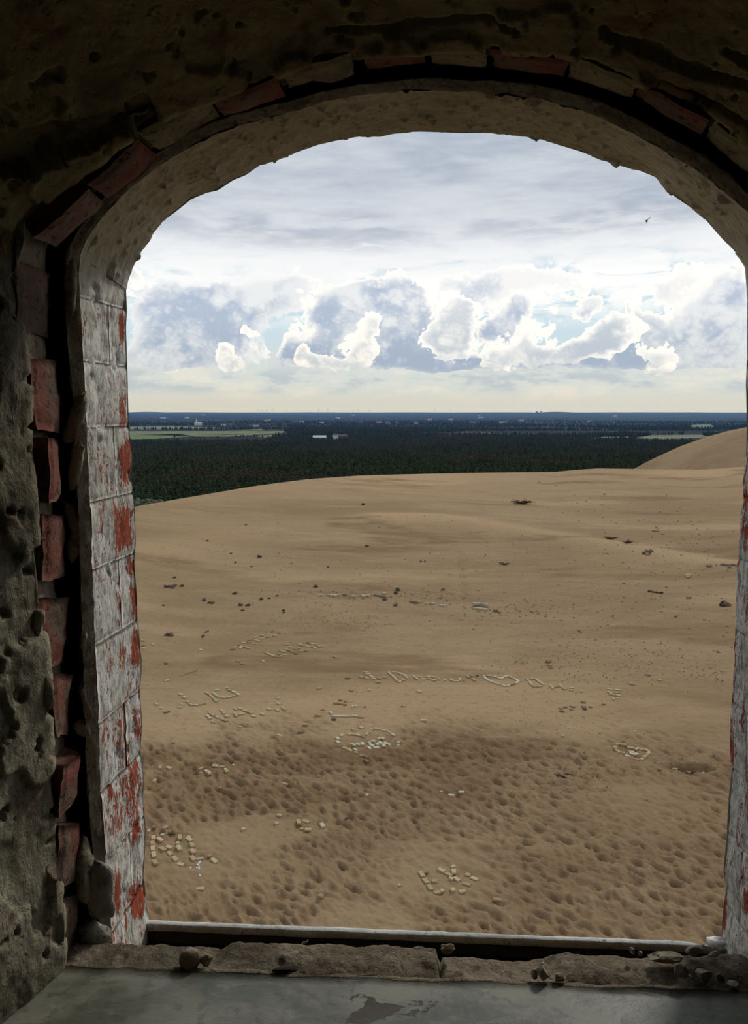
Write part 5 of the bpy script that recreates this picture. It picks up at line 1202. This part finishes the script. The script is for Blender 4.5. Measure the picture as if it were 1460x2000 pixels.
for x, y, r, mk in [(338, 1390 + 60, .06, 'pale'), (430, 1540, .06, 'pale'), (1139, 1400, .07, 'white')]: stone(x, y, r, 'pebble at %s of the trampled sand' % ('the far left' if x < 400 else 'the left' if x < 900 else 'the upper right'), None, mk)
for s in SRC: bpy.data.objects.remove(s)

# planks and driftwood
M['plank'] = mat_flat('grey_driftwood', (.20, .155, .10), .9, .35, 9); M['plank_l'] = mat_flat('pale_driftwood', (.42, .35, .24), .9, .3, 9)
def plank(x0, y0, x1, y1, w, h, label, group=None, mat='plank', lift=0.0, name='plank', cat='plank'):
    a = to_ground(x0, y0); b = to_ground(x1, y1); d = b - a; l = float(np.hypot(*d)); me = boxmesh(name, -l / 2, l / 2, -w / 2, w / 2, 0, h, min(w, h) * .15)
    for v in me.vertices: v.co.y += .12 * w * sin(v.co.x * 5); v.co.z += .1 * h * sin(v.co.x * 3 + 1)
    o = link(name, me, M[mat]); c = (a + b) / 2; o.location = (c[0], c[1], surf(c[0], c[1]) - h * .25 + lift); o.rotation_euler = (0, brs.uniform(-.03, .03), atan2(d[1], d[0])); return tag(o, label, cat, group)
SL = 'short timber of the low timber stack in mid distance'; SG = 'low stack of timbers'
plank(923, 1189, 952, 1193, .22, .16, SL + ', bottom front', None, 'plank_l'); plank(925, 1185, 952, 1189, .22, .16, SL + ', bottom back'); plank(923, 1184, 938, 1187, .18, .14, SL + ', short top piece at left', None, 'plank_l', .16); plank(940, 1186, 953, 1188, .16, .14, SL + ', short top piece at right', None, 'plank_l', .16)
for x0, y0, x1, y1 in [(900, 520, 925, 522), (945, 517, 990, 526), (960, 522, 1003, 521), (1020, 518, 1037, 520), (1065, 525, 1080, 526), (1105, 519, 1145, 526), (1110, 526, 1130, 524), (1170, 517, 1215, 528), (1185, 520, 1220, 530), (1205, 512, 1225, 513), (1340, 548, 1370, 558), (1375, 553, 1390, 554), (1412, 560, 1425, 561), (1440, 558, 1456, 562)]:
    a = cF(x0, y0); b = cF(x1, y1); plank(a[0], a[1], b[0], b[1], .16, .14, 'weathered plank of the long broken row in mid distance', 'long broken row of planks', brs.choice(['plank', 'plank_l', 'plank']))
for x0, y0, x1, y1 in [(1330, 505, 1360, 507), (1355, 508, 1380, 511), (1385, 507, 1408, 513), (1365, 516, 1380, 517)]: a = cP(x0, y0); b = cP(x1, y1); plank(a[0], a[1], b[0], b[1], .18, .16, 'dark stick below the ridge beside the right jamb', 'dark sticks at the right jamb')
a = cP(1012, 329); b = cP(1046, 332); plank(a[0], a[1], b[0], b[1], .14, .13, 'dark stick lying high on the right slope')
a = cP(1015, 320); stone(1274, 1033, .3, 'dark stone beside the stick high on the right slope') if False else None
a = cP(1172, 643); b = cP(1194, 643); plank(a[0], a[1], b[0], b[1], .14, .13, 'short dark stick right of the even row of stones')
a = cP(20, 678); b = cP(58, 683); plank(a[0], a[1], b[0], b[1], .16, .14, 'pale plank left of the low stack of timbers', None, 'plank_l')
a = cE(250 + 75, 412); b = cE(460, 372); plank(347, 1322, 385, 1310, .05, .04, 'long thin stick lying near the left jamb')
def twig_bush(px, py, r, n, label, seed, flat=.5):
    rs = random.Random(seed); p = to_ground(px, py); z = surf(p[0], p[1]); V, Fc = [], []
    for k in range(n):
        a = rs.uniform(0, 2 * pi); l = r * rs.uniform(.4, 1); up = rs.uniform(.1, .9) * flat; d = np.array([cos(a), sin(a), up]); s = np.array([-sin(a), cos(a), 0]); w = .02 + .012 * r; b0 = len(V); o0 = np.array([rs.uniform(-.2, .2) * r, rs.uniform(-.2, .2) * r, 0])
        for i, t in enumerate((0, .5, 1)):
            c = o0 + d * l * t + np.array([0, 0, .12 * r * sin(t * 3)]); ww = w * (1 - .6 * t)
            V += [c + s * ww, c - s * ww * .6 + np.array([0, 0, ww]), c - s * ww * .6 - np.array([0, 0, ww])]
        for i in range(2):
            for j in range(3): Fc.append((b0 + i * 3 + j, b0 + i * 3 + (j + 1) % 3, b0 + i * 3 + 3 + (j + 1) % 3, b0 + i * 3 + 3 + j))
    o = link('twig_bush', mesh('twig_bush', V, Fc), M['twig']); o.location = (p[0], p[1], z); return tag(o, label, 'brushwood')
M['twig'] = mat_flat('dead_twigs', (.07, .05, .03), .9, .3)
twig_bush(1018, 984, 1.5, 60, 'dark tangle of dead branches high on the slope right of centre', 1, .35); twig_bush(1190, 1058, .8, 34, 'small dead brush on the pale ridge at the right', 2); twig_bush(1222, 1068, .7, 24, 'second small dead brush just below the ridge at the right', 3); twig_bush(984, 1103, .6, 18, 'sparse dead twigs in the middle of the right slope', 4, .3)
twig_bush(330, 1629, .17, 18, 'small dark clump of roots beside the letters at the lower left', 5); twig_bush(1096, 1516, .35, 40, 'dark matted root clump on the trampled sand right of centre', 6, .2); twig_bush(1354, 1494, .35, 34, 'dark roots poking from the scooped hollow on the right', 7, .3); twig_bush(677, 1600, .001 + .1, 8, 'tiny dark tuft on the trampled sand in the centre', 8)

# glittering broken glass
def mat_glass():
    m, nt, b, tc = new_mat('clear_glass', .03, .8); b.inputs['Base Color'].default_value = (.85, .95, .95, 1); b.inputs['Transmission Weight'].default_value = .45; b.inputs['Metallic'].default_value = .45; return m
M['glass'] = mat_glass()
for k, (x, y) in enumerate([(970, 725), (965, 742), (945, 765), (962, 792), (935, 800), (963, 820), (972, 910), (850, 800), (980, 715)]):
    px, py = cK(x, y); p = to_ground(px, py); rs = random.Random(k); r = .035
    V = [(r * cos(t) * rs.uniform(.6, 1.1), r * sin(t) * rs.uniform(.6, 1.1), 0) for t in (0, 1.3, 2.6, 4.1, 5.2)]; V += [(a, b, .006) for a, b, c in V]
    o = link('glass_shard', mesh('glass_shard', V, [(4, 3, 2, 1, 0), (5, 6, 7, 8, 9)] + [(i, (i + 1) % 5, 5 + (i + 1) % 5, 5 + i) for i in range(5)]), M['glass']); o.location = (p[0], p[1], surf(p[0], p[1]) + .02)
    o.rotation_euler = (.5 + rs.uniform(-.15, .15), rs.uniform(-.2, .2), 0); tag(o, 'glittering glass shard below the lower left letters', 'glass shard', 'glittering glass shards')

# fine debris: chips, shells and crumbs nobody could count
deb = [[], []]
def debris(n, fx, fy, size, which):
    for _ in range(n):
        px, py = fx(), fy(); a = to_ground_fast(px, py)
        if a is None: continue
        deb[which].append((a[0], a[1], size * brs.uniform(.5, 1.3) * (.4 + a[2] / 45.)))
def to_ground_fast(px, py):
    d = ray(px, py); z = 0.3
    for _ in range(7):
        t = (z - EYE[2]) / d[2]; x, y = d[0] * t, d[1] * t
        if t < 0 or math.hypot(x, y) > 140: return None
        z = z * .3 + .7 * gz(x, y)
    return x, y, math.hypot(x, y)
g = brs.gauss; uf = brs.uniform
for (cx_, cy_, sx_, sy_, n, s, w) in [(760, 1165, 120, 8, 150, .07, 0), (1120, 1285, 110, 28, 260, .05, 0), (1250, 1300, 110, 25, 200, .05, 0), (1100, 1400, 110, 30, 120, .04, 0), (980, 1195, 90, 12, 120, .07, 0), (640, 1212, 60, 10, 150, .09, 1), (700, 1222, 30, 6, 80, .09, 1), (1360, 1060, 50, 30, 90, .06, 0),
                                      (1020, 1290, 16, 6, 50, .08, 1), (1390, 1320, 30, 8, 60, .05, 0), (1345, 1500, 60, 14, 120, .05, 0), (1130, 1515, 50, 22, 200, .045, 0), (620, 1300, 200, 60, 260, .035, 0), (900, 1450, 300, 60, 260, .03, 0), (800, 1620, 320, 90, 300, .022, 0), (1050, 1100, 250, 50, 260, .06, 0), (500, 1120, 150, 40, 150, .05, 0),
                                      (900, 1400, 400, 130, 320, .03, 1), (1090, 990, 60, 14, 40, .05, 0), (1250, 1000, 90, 30, 60, .05, 0), (400, 1450, 100, 60, 120, .03, 0), (880, 1130, 200, 40, 160, .05, 1), (1290, 1180, 110, 40, 160, .06, 0), (1260, 1620, 120, 60, 100, .025, 0)]:
    debris(n, lambda: g(cx_, sx_), lambda: g(cy_, sy_), s, w)
for w in (0, 1):
    V, Fc = [], []
    for x, y, s in deb[w]:
        z = surf(x, y); a = brs.uniform(0, 6.28); e = brs.uniform(.35, 1.0); b0 = len(V)
        for (p, q, h) in ((-1, 0, 0), (0, -e, 0), (1, 0, 0), (0, e, 0), (0, 0, brs.uniform(.3, .8))): V.append((x + s * (p * cos(a) - q * sin(a)), y + s * (p * sin(a) + q * cos(a)), z - .004 + s * h))
        Fc += [(b0, b0 + 1, b0 + 4), (b0 + 1, b0 + 2, b0 + 4), (b0 + 2, b0 + 3, b0 + 4), (b0 + 3, b0, b0 + 4)]
    o = link('pebble_litter', mesh('pebble_litter', V, Fc), M['sb_brown'] if w == 0 else M['sb_pale'])
    tag(o, 'fine dark stone crumbs sprinkled over the sand' if w == 0 else 'fine pale stone chips sprinkled over the sand', 'gravel', None, 'stuff')

# bird gliding in front of the clouds
d = ray(1262, 432); c = EYE + d * 48
bird = tag(empty('bird', tuple(c), 1.0), 'small black bird flying against the grey clouds at the upper right', 'bird')
import bmesh as _b
lump('body', (0, 0, 0), (.15, .045, .05), M['black'], bird, 2, (0, .3, 0), .1, 3)
lump('head', (.15, 0, .05), (.04, .03, .032), M['black'], bird, 3, (0, 0, 0), .05, 2)
for s in (-1, 1):
    V = [(.06, 0, .02), (-.06, 0, .02), (-.08, s * .12, .12), (.04, s * .12, .13), (-.10, s * .26, .20), (-.04, s * .27, .21)]; V += [(x, y, z - .008) for x, y, z in V]
    link('wing', mesh('wing', V, [(0, 1, 2, 3), (3, 2, 4, 5), (9, 8, 7, 6), (11, 10, 8, 9), (0, 3, 9, 6), (3, 5, 11, 9), (1, 7, 8, 2), (2, 8, 10, 4), (4, 10, 11, 5), (0, 6, 7, 1)]), M['black'], bird)
link('tail', mesh('tail', [(-.12, .02, 0), (-.12, -.02, 0), (-.26, -.05, -.05), (-.26, .05, -.05), (-.12, .02, -.01), (-.12, -.02, -.01), (-.26, -.05, -.058), (-.26, .05, -.058)], [(0, 1, 2, 3), (7, 6, 5, 4), (0, 3, 7, 4), (1, 5, 6, 2), (2, 6, 7, 3), (0, 4, 5, 1)]), M['black'], bird)

# ---- tell the members of each group apart by their order in the picture
ONES = 'first second third fourth fifth sixth seventh eighth ninth tenth eleventh twelfth thirteenth fourteenth fifteenth sixteenth seventeenth eighteenth nineteenth twentieth'.split()
def ordinal(n): return ONES[n - 1] if n <= 20 else {2: 'twenty', 3: 'thirty', 4: 'forty', 5: 'fifty'}[(n - 1) // 10 if n % 10 == 0 else n // 10] + '-' + ONES[n % 10 - 1] if n % 10 else {30: 'thirtieth', 40: 'fortieth', 50: 'fiftieth'}[n]
GR = {}
for o in SC.objects:
    if o.parent is None and o.get('group') and 'pines' not in o['group'] and 'timbers' not in o['group']: GR.setdefault(o['group'], []).append(o)
for g_, lst in GR.items():
    P_ = np.array([o.location for o in lst]); qx, qy = project(P_); od = np.argsort(qx)
    for n_i, k in enumerate(od): lst[k]['label'] = lst[k]['label'] + (', leftmost' if n_i == 0 else ', rightmost' if n_i == len(od) - 1 else ', ' + ordinal(n_i + 1) + ' from left')
